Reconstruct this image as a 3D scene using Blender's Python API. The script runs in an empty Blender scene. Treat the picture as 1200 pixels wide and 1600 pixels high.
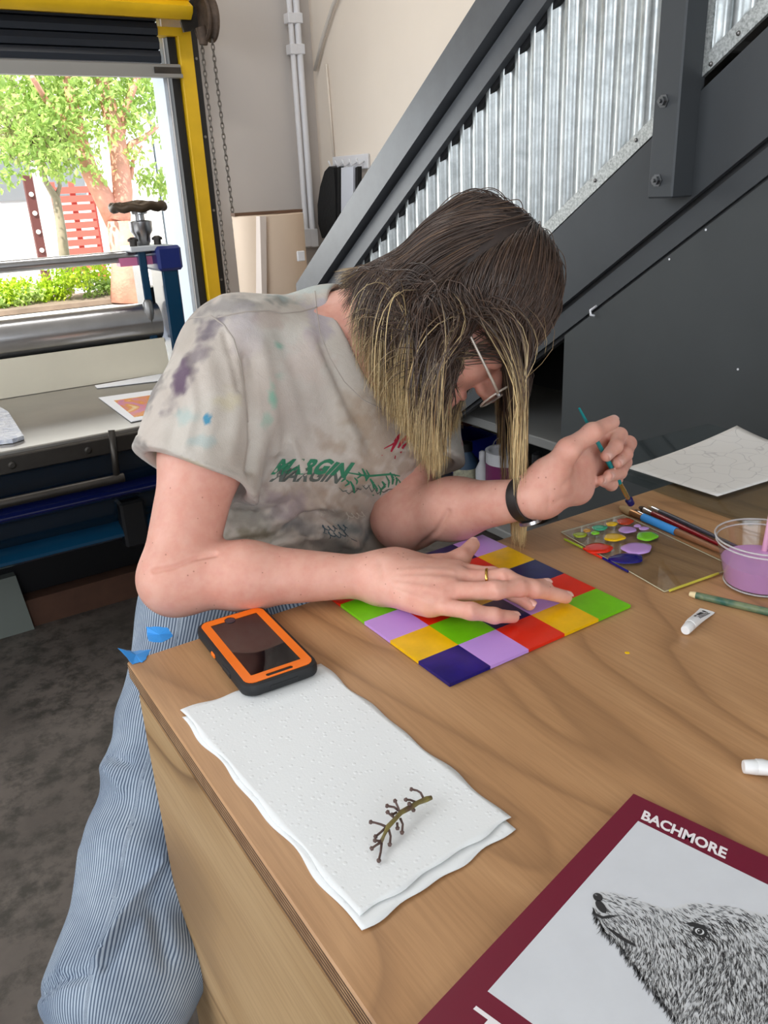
import bpy, math, random
import numpy as np
from mathutils import Vector, Matrix
from mathutils.bvhtree import BVHTree

S = bpy.context.scene
COL = S.collection
# ---------------------------------------------------------------- camera, world, sun, lights, exposure
CAM = np.array([0.0, 0.0, 1.35])
CR = np.array([[0.8393, -0.5418, -0.0446], [0.2363, 0.2890, 0.9277], [0.4897, 0.7892, -0.3706]])  # right, up, forward
CR[2] /= np.linalg.norm(CR[2])
CR[0] -= CR[2] * (CR[0] @ CR[2]); CR[0] /= np.linalg.norm(CR[0])
CR[1] = np.cross(CR[0], CR[2])
FPX = 1286.7
cam_d = bpy.data.cameras.new('camera')
cam = bpy.data.objects.new('camera', cam_d); COL.objects.link(cam)
cam.matrix_world = Matrix(((CR[0][0], CR[1][0], -CR[2][0], CAM[0]), (CR[0][1], CR[1][1], -CR[2][1], CAM[1]),
                           (CR[0][2], CR[1][2], -CR[2][2], CAM[2]), (0, 0, 0, 1)))
cam_d.sensor_fit = 'VERTICAL'; cam_d.sensor_height = 36; cam_d.sensor_width = 27
cam_d.lens = FPX / 1600 * 36; cam_d.clip_start = .05; cam_d.clip_end = 200
S.camera = cam
S.view_settings.view_transform = 'Standard'; S.view_settings.look = 'None'
S.view_settings.exposure = 0.0; S.view_settings.gamma = 1; S.view_settings.use_curve_mapping = False
try:
    S.cycles.use_denoising = True; S.cycles.max_bounces = 8; S.cycles.transparent_max_bounces = 12
    S.cycles.caustics_reflective = False; S.cycles.caustics_refractive = False; S.cycles.sample_clamp_indirect = 6
except Exception:
    pass
W = bpy.data.worlds.new('sky'); S.world = W; W.use_nodes = True
bg = W.node_tree.nodes['Background']; bg.inputs[0].default_value = (.80, .90, 1, 1); bg.inputs[1].default_value = 2.6
def light(name, kind, loc, target, energy, color, **kw):
    d = bpy.data.lights.new(name, kind); o = bpy.data.objects.new(name, d); COL.objects.link(o)
    o.location = loc; o.rotation_euler = (Vector(target) - Vector(loc)).to_track_quat('-Z', 'Y').to_euler()
    d.energy = energy; d.color = color
    for k, v in kw.items(): setattr(d, k, v)
    return o
light('sun', 'SUN', (-6, -4, 12), (0, 1, 0), 10.5, (1, .95, .86), angle=.01)
# added area lamps: unseen door behind the photographer, made-up windows in the left wall
light('unseen_back_door_light', 'AREA', (-1.2, -3.7, 2.2), (.6, 1.5, .9), 66, (.95, .98, 1), shape='RECTANGLE', size=3.6, size_y=2.8)
light('added_left_fill', 'AREA', (-2.85, 1.6, 2.7), (.6, 1.2, .9), 68, (.97, .98, 1), shape='RECTANGLE', size=3.4, size_y=1.6)
light('daylight_front_door', 'AREA', (.55, 5.42, 1.45), (.5, 2.5, .9), 30, (.97, 1, 1), shape='RECTANGLE', size=2.4, size_y=1.0)
light('added_lamp_light', 'AREA', (1.2, 3.6, 4.02), (1.2, 3.6, 0), 34, (1, .97, .92), shape='RECTANGLE', size=1.3, size_y=.3)  # unseen overhead lamp, added to brighten the far wall

# ---------------------------------------------------------------- pixel helpers: where a sight line meets a real plane
def ray(u, v): return CR[2] + (u - 600) / FPX * CR[0] - (v - 800) / FPX * CR[1]
def atz(u, v, z=.9): d = ray(u, v); return CAM + d * (z - CAM[2]) / d[2]
def aty(u, v, y): d = ray(u, v); return CAM + d * (y - CAM[1]) / d[1]
def atx(u, v, x): d = ray(u, v); return CAM + d * (x - CAM[0]) / d[0]
def nrm(a): a = np.asarray(a, float); return a / (np.linalg.norm(a) + 1e-12)

# ---------------------------------------------------------------- objects
WOFF = {}
def tag(o, label=None, cat=None, group=None, kind=None):
    if label: o['label'] = label
    if cat: o['category'] = cat
    if group: o['group'] = group
    if kind: o['kind'] = kind
    return o
def thing(name, label, cat, loc, group=None):
    o = bpy.data.objects.new(name, None); COL.objects.link(o); o.empty_display_size = .05
    o.location = tuple(loc); WOFF[o.name] = np.array(loc, float)
    return tag(o, label, cat, group)
class MB:
    def __init__(s): s.v = []; s.f = []; s.m = []
    def add(s, vs, fs, m=0):
        n = len(s.v); s.v += [tuple(map(float, p)) for p in vs]; s.f += [tuple(i + n for i in f) for f in fs]; s.m += [m] * len(fs)
        return s
    def box(s, c, d, ax=None, m=0, bev=0):
        c = np.array(c, float); d = np.array(d, float) / 2
        A = np.eye(3) if ax is None else np.array(ax, float)
        if bev <= 0:
            vs = [c + A.T @ (np.array([x, y, z]) * d) for x in (-1, 1) for y in (-1, 1) for z in (-1, 1)]
            return s.add(vs, [(0, 1, 3, 2), (4, 6, 7, 5), (0, 4, 5, 1), (2, 3, 7, 6), (0, 2, 6, 4), (1, 5, 7, 3)], m)
        b = min(bev, d.min() * .9); vs = []; idx = {}
        for x in (-1, 1):
            for y in (-1, 1):
                for z in (-1, 1):
                    for a in range(3):
                        q = np.array([x, y, z]) * (d - b); q[a] += (x, y, z)[a] * b
                        idx[(x, y, z, a)] = len(vs); vs.append(c + A.T @ q)
        fs = []
        for a in range(3):
            o1, o2 = [i for i in range(3) if i != a]
            for sg in (-1, 1):
                r = []
                for p, q in ((-1, -1), (1, -1), (1, 1), (-1, 1)):
                    k = [0, 0, 0]; k[a] = sg; k[o1] = p; k[o2] = q; r.append(idx[(*k, a)])
                fs.append(r)
            for p in (-1, 1):
                for q in (-1, 1):
                    k1 = [0, 0, 0]; k2 = [0, 0, 0]; k1[a] = -1; k2[a] = 1
                    k1[o1] = k2[o1] = p; k1[o2] = k2[o2] = q
                    fs.append([idx[(*k1, o1)], idx[(*k2, o1)], idx[(*k2, o2)], idx[(*k1, o2)]])
        for x in (-1, 1):
            for y in (-1, 1):
                for z in (-1, 1): fs.append([idx[(x, y, z, a)] for a in range(3)])
        # orient the faces outwards
        out = []
        for f in fs:
            P = [np.array(vs[i]) for i in f]; n = np.cross(P[1] - P[0], P[2] - P[0])
            out.append(tuple(f) if n @ (sum(P) / len(P) - c) > 0 else tuple(f[::-1]))
        return s.add(vs, out, m)
    def tube(s, pts, r, n=12, m=0, cap=True, flat=1.0, up=None):
        pts = [np.array(p, float) for p in pts]; N = len(pts)
        r = [r] * N if np.isscalar(r) else list(r)
        T = [nrm(pts[min(i + 1, N - 1)] - pts[max(i - 1, 0)]) for i in range(N)]
        u = np.array(up, float) if up is not None else (np.array([0, 0, 1.]) if abs(T[0][2]) < .9 else np.array([1., 0, 0]))
        vs = []
        for i in range(N):
            u = nrm(u - T[i] * (u @ T[i])); w = np.cross(T[i], u)
            for k in range(n):
                a = 2 * math.pi * k / n; vs.append(pts[i] + r[i] * (math.cos(a) * w + flat * math.sin(a) * u))
        fs = [(i * n + k, i * n + (k + 1) % n, (i + 1) * n + (k + 1) % n, (i + 1) * n + k) for i in range(N - 1) for k in range(n)]
        if cap: fs += [tuple(range(n))[::-1], tuple((N - 1) * n + k for k in range(n))]
        return s.add(vs, fs, m)
    def lathe(s, c, prof, n=32, m=0, ax=None, closed=False):
        A = np.eye(3) if ax is None else np.array(ax, float); c = np.array(c, float); vs = []
        for r, z in prof:
            for k in range(n):
                a = 2 * math.pi * k / n; vs.append(c + A.T @ np.array([r * math.cos(a), r * math.sin(a), z]))
        N = len(prof)
        fs = [(i * n + k, i * n + (k + 1) % n, (i + 1) % N * n + (k + 1) % n, (i + 1) % N * n + k) for i in range(N if closed else N - 1) for k in range(n)]
        if not closed:
            fs += [tuple(range(n))[::-1], tuple((N - 1) * n + k for k in range(n))]
        return s.add(vs, fs, m)
    def prism(s, poly, h, m=0, mtop=None):
        """poly: 3-D points of one face, h: extrusion vector"""
        P = [np.array(p, float) for p in poly]; h = np.array(h, float); n = len(P)
        s.add(P + [p + h for p in P], [tuple(range(n))[::-1]] + [(i, (i + 1) % n, n + (i + 1) % n, n + i) for i in range(n)], m)
        s.f.append(tuple(len(s.v) - 2 * n + n + i for i in range(n))); s.m.append(m if mtop is None else mtop)
        return s
    def build(s, name, mats, parent=None, smooth=False, label=None, cat=None, group=None, kind=None, auto=None, fix=True):
        return link_mesh(name, np.array(s.v, float).reshape(-1, 3), s.f, mats, parent, smooth, label, cat, group, kind, s.m, auto, fix)
def link_mesh(name, V, F, mats, parent=None, smooth=False, label=None, cat=None, group=None, kind=None, fm=None, auto=None, fix=True):
    me = bpy.data.meshes.new(name)
    if parent is not None: off = WOFF[parent.name]
    elif kind == 'structure': off = np.zeros(3)
    else:
        lo, hi = V.min(0), V.max(0); off = np.array([(lo[0] + hi[0]) / 2, (lo[1] + hi[1]) / 2, lo[2]])
    V = V - off
    if isinstance(F, np.ndarray):
        me.vertices.add(len(V)); me.vertices.foreach_set('co', V.astype(np.float32).ravel())
        k = F.shape[1]; me.loops.add(F.size); me.loops.foreach_set('vertex_index', F.astype(np.int32).ravel())
        me.polygons.add(len(F)); me.polygons.foreach_set('loop_start', np.arange(0, F.size, k, dtype=np.int32))
        me.update(calc_edges=True); me.validate()
    else:
        me.from_pydata([tuple(p) for p in V], [], [tuple(f) for f in F]); me.update()
    for m in (mats if isinstance(mats, (list, tuple)) else [mats]): me.materials.append(m)
    if fm is not None and len(fm) == len(me.polygons): me.polygons.foreach_set('material_index', np.array(fm, np.int32))
    if fix and not isinstance(F, np.ndarray):
        import bmesh
        b = bmesh.new(); b.from_mesh(me); bmesh.ops.recalc_face_normals(b, faces=b.faces); b.to_mesh(me); b.free()
    me.polygons.foreach_set('use_smooth', np.full(len(me.polygons), bool(smooth or auto)))
    if auto: me.set_sharp_from_angle(angle=math.radians(auto))
    o = bpy.data.objects.new(name, me); COL.objects.link(o)
    if parent is not None: o.parent = parent; WOFF[o.name] = off
    else: o.location = tuple(off); WOFF[o.name] = off
    return tag(o, label, cat, group, kind)

# ---------------------------------------------------------------- materials
def srgb(r, g, b):
    f = lambda c: (c / 255 / 12.92) if c / 255 <= .04045 else ((c / 255 + .055) / 1.055) ** 2.4
    return (f(r), f(g), f(b), 1)
class NT:
    def __init__(s, name):
        s.m = bpy.data.materials.new(name); s.m.use_nodes = True; s.t = s.m.node_tree; s.n = s.t.nodes
        s.b = s.n['Principled BSDF']; s._c = None
    def new(s, t, **kw):
        n = s.n.new(t)
        for k, v in kw.items(): setattr(n, k, v)
        return n
    def l(s, a, b): s.t.links.new(a, b)
    def co(s, kind='Object'):
        if s._c is None: s._c = s.new('ShaderNodeTexCoord')
        return s._c.outputs[kind]
    def mapping(s, scale=(1, 1, 1), rot=(0, 0, 0), loc=(0, 0, 0), src=None):
        n = s.new('ShaderNodeMapping'); n.inputs['Scale'].default_value = scale; n.inputs['Rotation'].default_value = rot
        n.inputs['Location'].default_value = loc; s.l(src or s.co(), n.inputs[0]); return n.outputs[0]
    def noise(s, scale=5, detail=3, rough=.5, dist=0, src=None):
        n = s.new('ShaderNodeTexNoise'); n.inputs['Scale'].default_value = scale; n.inputs['Detail'].default_value = detail
        n.inputs['Roughness'].default_value = rough; n.inputs['Distortion'].default_value = dist
        s.l(src or s.co(), n.inputs['Vector']); return n.outputs['Fac']
    def ramp(s, src, stops, interp='LINEAR'):
        n = s.new('ShaderNodeValToRGB'); n.color_ramp.interpolation = interp; e = n.color_ramp.elements
        while len(e) < len(stops): e.new(.5)
        for i, (p, c) in enumerate(stops): e[i].position = p; e[i].color = c if len(c) == 4 else (*c, 1)
        s.l(src, n.inputs[0]); return n.outputs[0]
    def mix(s, fac, a, b, mode='MIX'):
        n = s.new('ShaderNodeMix', data_type='RGBA', blend_type=mode)
        for x, i in ((fac, 0), (a, 6), (b, 7)):
            if hasattr(x, 'links'): s.l(x, n.inputs[i])
            else: n.inputs[i].default_value = x
        return n.outputs[2]
    def math(s, op, a, b=0, c=None):
        n = s.new('ShaderNodeMath', operation=op)
        for i, x in enumerate((a, b) if c is None else (a, b, c)):
            if hasattr(x, 'links'): s.l(x, n.inputs[i])
            else: n.inputs[i].default_value = x
        return n.outputs[0]
    def bump(s, h, strength=.3, dist=.002):
        n = s.new('ShaderNodeBump'); n.inputs['Strength'].default_value = strength; n.inputs['Distance'].default_value = dist
        s.l(h, n.inputs['Height']); s.l(n.outputs[0], s.b.inputs['Normal']); return n
    def set(s, **kw):
        for k, v in kw.items():
            i = s.b.inputs[k.replace('_', ' ')]
            if hasattr(v, 'links'): s.l(v, i)
            else: i.default_value = v
        return s
def mat(name, col, rough=.5, metal=0, var=0.0, vscale=20, bump=0, bscale=200, bdist=.001, spec=.5, **kw):
    t = NT(name); t.set(Roughness=rough, Metallic=metal); t.b.inputs['Specular IOR Level'].default_value = spec
    if var:
        n = t.noise(vscale, 4, .6)
        c2 = tuple(min(1, c * (1 + var)) for c in col[:3]) + (1,); c1 = tuple(c * (1 - var) for c in col[:3]) + (1,)
        t.set(Base_Color=t.ramp(n, [(.3, c1), (.7, c2)]))
    else: t.set(Base_Color=col)
    if bump: t.bump(t.noise(bscale, 3, .6), bump, bdist)
    for k, v in kw.items(): t.b.inputs[k.replace('_', ' ')].default_value = v
    return t.m
def glass(name, col=(1, 1, 1, 1), rough=.02, ior=1.45, alpha_mix=.85):
    """thin clear plastic or glass: mostly see-through with a Fresnel gloss"""
    t = NT(name); g = t.new('ShaderNodeBsdfGlossy'); g.inputs['Roughness'].default_value = rough
    tr = t.new('ShaderNodeBsdfTransparent'); tr.inputs[0].default_value = col
    lw = t.new('ShaderNodeLayerWeight'); lw.inputs[0].default_value = .5
    f = t.new('ShaderNodeMath', operation='MULTIPLY_ADD'); pw = t.math('POWER', lw.outputs['Facing'], 4.0); t.l(pw, f.inputs[0]); f.inputs[1].default_value = .5; f.inputs[2].default_value = .04
    mx = t.new('ShaderNodeMixShader'); t.l(f.outputs[0], mx.inputs[0]); t.l(tr.outputs[0], mx.inputs[1]); t.l(g.outputs[0], mx.inputs[2])
    t.l(mx.outputs[0], t.n['Material Output'].inputs[0]); return t.m
def wood(name, c_light, c_mid, c_dark, axis=1, scale=1.0, rough=.42, seed=0.0, bands=9.0, spec=.4, wob=.8, keep=.34):
    """flat-sawn plywood face: contour lines of a stretched noise field plus fine pores"""
    t = NT(name); sc = [4.6 * scale] * 3; sc[axis] = 1.3 * scale
    v = t.mapping(sc, (0, 0, .06), (seed, seed * 1.7, seed * .3))
    n = t.noise(1.0, 1.6, .4, wob, v)
    w = t.math('FRACT', t.math('MULTIPLY', n, bands))
    w2 = t.noise(.6, 3, .6, .2, v)
    f = [260.0 * scale] * 3; f[axis] = 9.0 * scale
    fine = t.noise(1.0, 3, .7, 0, t.mapping(f))
    base = t.ramp(w, [(0, c_dark), (.07, c_mid), (.45, c_light), (.8, c_mid), (1, c_dark)])
    base = t.mix(keep, base, t.ramp(w2, [(.3, c_mid), (.7, c_light)]))
    base = t.mix(.28, base, t.ramp(fine, [(.38, (.45, .38, .32, 1)), (.58, (1, 1, 1, 1))]), 'MULTIPLY')
    t.set(Base_Color=t.mix(.25, base, t.ramp(t.noise(2.2, 2), [(.35, c_mid), (.65, c_light)])), Roughness=rough)
    t.b.inputs['Specular IOR Level'].default_value = spec
    t.bump(fine, .12, .0006); return t.m

M = {}
M['concrete'] = (lambda t: (t.set(Base_Color=t.mix(t.ramp(t.noise(14, 5, .7), [(.45, (0, 0, 0, 1)), (.62, (1, 1, 1, 1))]),
    t.ramp(t.noise(2.5, 6, .65), [(.3, srgb(78, 71, 66)), (.7, srgb(112, 103, 96))]), srgb(66, 62, 56)), Roughness=.55), t.bump(t.noise(40, 4), .2, .002), t.m)[-1])(NT('concrete'))
M['wall_cream'] = mat('wall_cream', srgb(232, 221, 208), .8, var=.03, vscale=1.2, bump=.15, bscale=60)
M['wall_grey'] = mat('wall_grey', srgb(196, 189, 184), .8, var=.04, vscale=1.0, bump=.15, bscale=60)
M['white'] = mat('white_paint', srgb(222, 222, 226), .45)
M['ceiling'] = mat('ceiling_white', srgb(220, 216, 210), .9)
M['charcoal'] = mat('charcoal_paint', srgb(66, 69, 72), .42, var=.08, vscale=3, bump=.12, bscale=25, bdist=.003, spec=.35)
M['charcoal_panel'] = mat('charcoal_panel', srgb(66, 69, 70), .48, var=.10, vscale=2.2, bump=.08, bscale=12, bdist=.003, spec=.35)
M['black'] = mat('black_paint', srgb(22, 23, 26), .45)
M['darkslat'] = mat('dark_blue_slat', srgb(28, 34, 44), .5)
M['yellow'] = mat('yellow_paint', srgb(222, 178, 20), .45, var=.08, vscale=5)
M['galv'] = (lambda t: (t.set(Base_Color=t.ramp(t.noise(18, 4, .7, .5), [(.3, srgb(164, 169, 170)), (.7, srgb(196, 201, 201))]), Roughness=t.ramp(t.noise(30, 3), [(.3, (.30,) * 3), (.7, (.45,) * 3)]), Metallic=.75), t.bump(t.noise(25, 3), .08, .002), t.m)[-1])(NT('galvanised_steel'))
M['galv_spangle'] = (lambda t: (t.set(Base_Color=t.ramp(t.noise(140, 4, .7), [(.35, srgb(150, 154, 152)), (.65, srgb(210, 213, 211))]), Roughness=.5, Metallic=.6), t.m)[-1])(NT('galvanised_trim'))
M['steel'] = mat('steel', srgb(190, 190, 192), .28, 1, var=.1, vscale=8)
M['steel_dull'] = mat('steel_dull', srgb(140, 138, 136), .42, 1, var=.15, vscale=6)
M['bed_steel'] = mat('bed_plate_steel', srgb(176, 172, 166), .35, .85, var=.12, vscale=3)
M['dark_steel'] = mat('dark_steel', srgb(70, 66, 62), .45, .8, var=.2, vscale=10)
M['press_blue'] = mat('press_blue_enamel', srgb(12, 62, 92), .22, var=.15, vscale=2, Coat_Weight=.6, Coat_Roughness=.1)
M['press_navy'] = mat('press_navy_enamel', srgb(10, 30, 46), .2, var=.15, vscale=2, Coat_Weight=.6, Coat_Roughness=.1)
M['press_royal'] = mat('press_royal_blue', srgb(18, 34, 104), .2, Coat_Weight=.6, Coat_Roughness=.1)
M['felt'] = mat('felt_blanket', srgb(226, 217, 196), .95, var=.03, vscale=6, bump=.3, bscale=400)
M['wood_top'] = wood('plywood_top', srgb(198, 154, 110), srgb(174, 130, 88), srgb(128, 90, 58), axis=1, seed=3.1)
M['wood_side'] = wood('plywood_side', srgb(196, 164, 122), srgb(172, 138, 96), srgb(96, 66, 42), axis=1, scale=.8, seed=7.7, bands=4, rough=.6, wob=1.6, keep=.15)
M['ply_edge'] = (lambda t: (t.set(Base_Color=t.ramp(t.math('FRACT', t.math('MULTIPLY', t.new('ShaderNodeSeparateXYZ').outputs[2], 1)), [(0, srgb(90, 64, 44)), (1, srgb(176, 138, 98))]), Roughness=.7), t.m)[-1])(NT('ply_edge'))
def _ply():
    t = NT('plywood_edge'); s = t.new('ShaderNodeSeparateXYZ'); t.l(t.co(), s.inputs[0])
    w = t.math('FRACT', t.math('MULTIPLY', s.outputs[2], 260)); n = t.noise(60, 3)
    t.set(Base_Color=t.mix(t.ramp(w, [(.45, (0, 0, 0, 1)), (.55, (1, 1, 1, 1))]), srgb(84, 60, 42), t.ramp(n, [(.3, srgb(150, 112, 76)), (.7, srgb(190, 152, 112))])), Roughness=.7)
    return t.m
M['ply_edge'] = _ply()
STRUCT = dict(kind='structure')
# ---------------------------------------------------------------- the room: x along the roll-up door wall, y towards it
XW, YW, XL, YB, HC = 3.02, 5.5, -3.0, -4.0, 4.2
MB().box(((XL + XW) / 2, (YB + YW) / 2, -.05), (XW - XL + .4, YW - YB + .4, .1)).build('floor', M['concrete'], **STRUCT)
MB().box(((XL + XW) / 2, (YB + YW) / 2, HC + .05), (XW - XL + .4, YW - YB + .4, .1)).build('ceiling', M['ceiling'], **STRUCT)
MB().box((XW + .1, (YB + YW) / 2, HC / 2), (.2, YW - YB, HC)).build('wall_right', M['wall_cream'], **STRUCT)
w = MB()
for a, b, c, d in ((YB, -.6, 0, HC), (3.6, YW, 0, HC), (-.6, 3.6, 0, 1.6), (-.6, 3.6, 3.4, HC)): w.box((XL - .1, (a + b) / 2, (c + d) / 2), (.2, b - a, d - c))
w.build('wall_left', M['wall_grey'], **STRUCT)
DX1 = 2.00; DX0 = -1.6; DH = 2.62            # loading door opening in the far wall
w = MB()
for a, b, c, d in ((XL, DX0, 0, HC), (DX1, XW + .2, 0, HC), (DX0, DX1, DH, HC)): w.box(((a + b) / 2, YW + .1, (c + d) / 2), (b - a, .2, d - c))
w.build('wall_front', M['wall_grey'], **STRUCT)
w = MB()
for a, b, c, d in ((XL, -3.0, 0, HC), (.9, XW, 0, HC), (-3.0, .9, 3.4, HC)): w.box(((a + b) / 2, YB - .1, (c + d) / 2), (b - a + .001, .2, d - c))
w.build('wall_back', M['wall_grey'], **STRUCT)

# roll-up door: curtain of dark slats, pale bottom bar, yellow hood, yellow guide
def zat(u, v, y=YW - .08): return aty(u, v, y)
yC = YW - .10
zb0 = zat(140, 121)[2]; zb1 = zat(140, 97)[2]; zt = zat(140, 22)[2]
door = thing('roll_up_door', 'dark slatted roll-up door, half open under its yellow hood', 'roll-up door', (.2, yC, zb0))
s = MB(); ns = 5; hh = (zt + .12 - zb1) / ns
for i in range(ns):
    z = zb1 + i * hh; poly = [(DX0, yC + .015, z), (DX0, yC - .012, z + .004), (DX0, yC - .022, z + hh * .5), (DX0, yC - .010, z + hh * .93), (DX0, yC + .015, z + hh)]
    s.prism(poly, (DX1 - .07 - DX0, 0, 0))
s.build('slat_curtain', M['darkslat'], door)
xr = zat(279, 110)[0]
b = MB().box(((DX0 + xr) / 2, yC - .01, (zb0 + zb1) / 2 + .005), (xr - DX0, .04, (zb1 - zb0) * .8), bev=.006).box(((DX0 + xr) / 2, yC - .02, zb0 + .012), (xr - DX0, .05, .02))
bb = b.build('bottom_bar', mat('bar_aluminium', srgb(150, 148, 144), .5, .5), door)
MB().box((xr - .09, yC - .035, (zb0 + zb1) / 2), (.16, .02, .035)).build('latch', M['dark_steel'], door)
yh = YW - .28; p = aty(150, 0, yh)
zh = aty(150, 21, yh - .0)[2]
s = MB(); prof = [(YW - .12, zh + .02), (yh + .02, zh), (yh - .02, zh + .03), (yh - .03, zh + .06)] + [(yh + .15 - .2 * math.cos(a), zh + .25 + .2 * math.sin(a)) for a in np.linspace(-.9, 1.6, 9)] + [(YW - .12, zh + .47)]
xh = aty(300, 25, yh)[0]
s.prism([(DX0 - .2, y, z) for y, z in prof], (xh - DX0 + .2, 0, 0)); s.build('hood', M['yellow'], door, auto=40)
# guide: yellow channel, leaning only by perspective
gx0 = aty(300, 300, YW - .02)[0]; gx1 = aty(320, 300, YW - .02)[0]
gz = aty(262, 44, YW - .08)[2]
MB().box(((gx0 + gx1) / 2, YW - .05, gz / 2), (gx1 - gx0, .10, gz), bev=.004).box((gx0 - .07, YW - .06, gz - .02), (.2, .09, .045)).build('guide', M['yellow'], door)
MB().box((gx0 - .03, YW + .02, gz / 2), (.05, .16, gz)).box((gx1 + .035, YW - .015, gz / 2 + .05), (.055, .03, gz + .1)).build('door_frame', M['black'], door)
rx0 = aty(276, 300, YW + .05)[0]; rx1 = aty(296, 300, YW + .02)[0]
MB().box(((rx0 + rx1) / 2, YW + .13, DH / 2), (rx1 - rx0, .2, DH)).build('trim_1', mat('reveal_pale_blue', srgb(226, 234, 242), .6), **STRUCT)
bl = MB()
for k, z in enumerate(np.linspace(.35, gz - .15, 5)): bl.lathe((gx1 + .04, YW - .03, z), [(.009, 0), (.009, .01)], 6, ax=[(1, 0, 0), (0, 0, 1), (0, -1, 0)])
bl.build('bolts', M['steel_dull'], door)

# chain hoist at the end of the hood, two hanging chain strands
hp = aty(322, 30, YW - .30)
h = thing('chain_hoist', 'rusty brown chain wheel and guard at the end of the yellow hood', 'chain hoist', hp)
AXX = [(0, 1, 0), (0, 0, 1), (1, 0, 0)]
MB().prism([aty(u, v, YW - .22) for u, v in ((288, 12), (306, -10), (316, 5), (322, 30), (300, 48), (288, 50), (283, 34))], (0, .02, 0)).build('bracket', M['dark_steel'], h)
rust = mat('rusty_steel', srgb(88, 74, 64), .7, .4, var=.3, vscale=30)
MB().lathe(hp, [(.03, -.02), (.10, -.02), (.11, -.035), (.12, -.035), (.12, -.02), (.10, 0), (.12, .02), (.12, .035), (.11, .035), (.10, .02), (.03, .02)], 28, ax=AXX).build('wheel', rust, h, auto=40)
for (a, b) in (((313, 42), (318, 70)), ((330, 15), (333, 60))):
    p = aty(*a, YW - .31); q = aty(*b, YW - .31)
    MB().tube([p, (p + q) / 2 + [.008, 0, 0], q], [.03, .032, .024], 10).build('chain_guide', rust, h, auto=50)
def chain(a, b, label, n):
    a = np.array(a); b = np.array(b); m = MB(); L = np.linalg.norm(b - a); T = (b - a) / L; pitch = .030
    k = int(L / pitch)
    for i in range(k):
        c = a + T * (i + .5) * pitch; S1 = np.array([1., 0, 0]) if i % 2 else np.array([0, 1., 0])
        loop = []
        for q in range(12):
            an = 2 * math.pi * q / 12; loop.append(c + T * .0205 * math.sin(an) + S1 * .0095 * math.cos(an))
        loop.append(loop[0]); m.tube(loop, .0034, 5, cap=False)
    return m.build('hoist_chain', M['chain'], label=label, cat='chain', group='hand chains beside the roll-up door', smooth=True)
M['chain'] = mat('chain_steel', srgb(110, 104, 98), .45, .8)
a = aty(315, 66, YW - .30); chain(a, (a[0] + .0, YW - .28, .35), 'left strand of the hanging steel hoist chain', 0)
a = aty(331, 60, YW - .34); chain(a, (a[0] + .03, YW - .33, .35), 'right strand of the hanging steel hoist chain', 1)

# pipes in the corner
yp = YW - .07
for (ub, vb, r, lab, nm) in ((474, 300, .018, 'left white conduit of the pair in the far corner', 0), (484, 300, .022, 'right white conduit of the pair in the far corner', 1)):
    x = aty(ub, vb, yp)[0]; pr = thing('wall_conduit', lab, 'pipe', (x, yp, .9), 'white conduits in the far corner')
    MB().tube([(x, yp, .95), (x, yp, HC)], r, 14).build('pipe', M['white'], pr, auto=50)
    for v in (30, 78, 372):
        z = aty(ub, v, yp)[2]; MB().box((x, yp + .01, z), (r * 2 + .016, .07, .06 if v != 372 else .12), bev=.004).build('clamp', M['white'], pr)
# thin pale tube slanting across the wall near the corner
pts = [atx(u, v, XW - .03) for u, v in ((548, -60), (520, 10), (504, 60), (492, 110))]
MB().tube(pts, .012, 8).build('wall_tube', mat('tube_pale', srgb(206, 200, 192), .4), label='thin pale tube slanting across the cream wall by the corner', cat='wall_tube', smooth=True)
MB().tube([atx(510, 100, XW - .01), atx(522, 250, XW - .01)], .008, 6).build('cable', M['wall_cream'], label='thin painted cable running down the cream wall', cat='cable', smooth=True)

# paper roll standing by the wall
c = aty(424, 400, YW - .45) + [.0, 0, 0]; r = abs(aty(478, 400, YW - .45)[0] - aty(370, 400, YW - .45)[0]) / 2 * .92; ztop = aty(424, 335, YW - .45)[2]
pr = thing('paper_roll', 'large upright roll of cream paper against the far wall', 'paper roll', (c[0], YW - .45, 0))
prof = [(.05, 0), (r, 0), (r, ztop), (r - .01, ztop + .003), (.07, ztop), (.07, ztop - .05), (.05, ztop - .05)]
MB().lathe((c[0], YW - .45, 0), prof, 48).build('roll', mat('kraft_cream', srgb(212, 190, 168), .75, var=.03, vscale=2), pr, auto=40)
MB().prism([(c[0] - r + .03, YW - .45 - r * .93, ztop - .55), (c[0] - r + .06, YW - .45 - r * .95, ztop - .55), (c[0] - r + .11, YW - .45 - r * .99, ztop), (c[0] - r + .07, YW - .45 - r * .97, ztop)], (0, .12, 0)).build('paper_flap', mat('flap_white', srgb(206, 192, 182), .8), pr)
MB().box((c[0], YW - .45, ztop + .012), (2.1 * r, .06, .018)).build('core_stick', mat('stick_brown', srgb(96, 70, 52), .7), pr)
tp = aty(470, 400, YW - .75)
MB().box(tp, (.05, .02, .06), bev=.004).build('tag', M['white'], pr)

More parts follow.
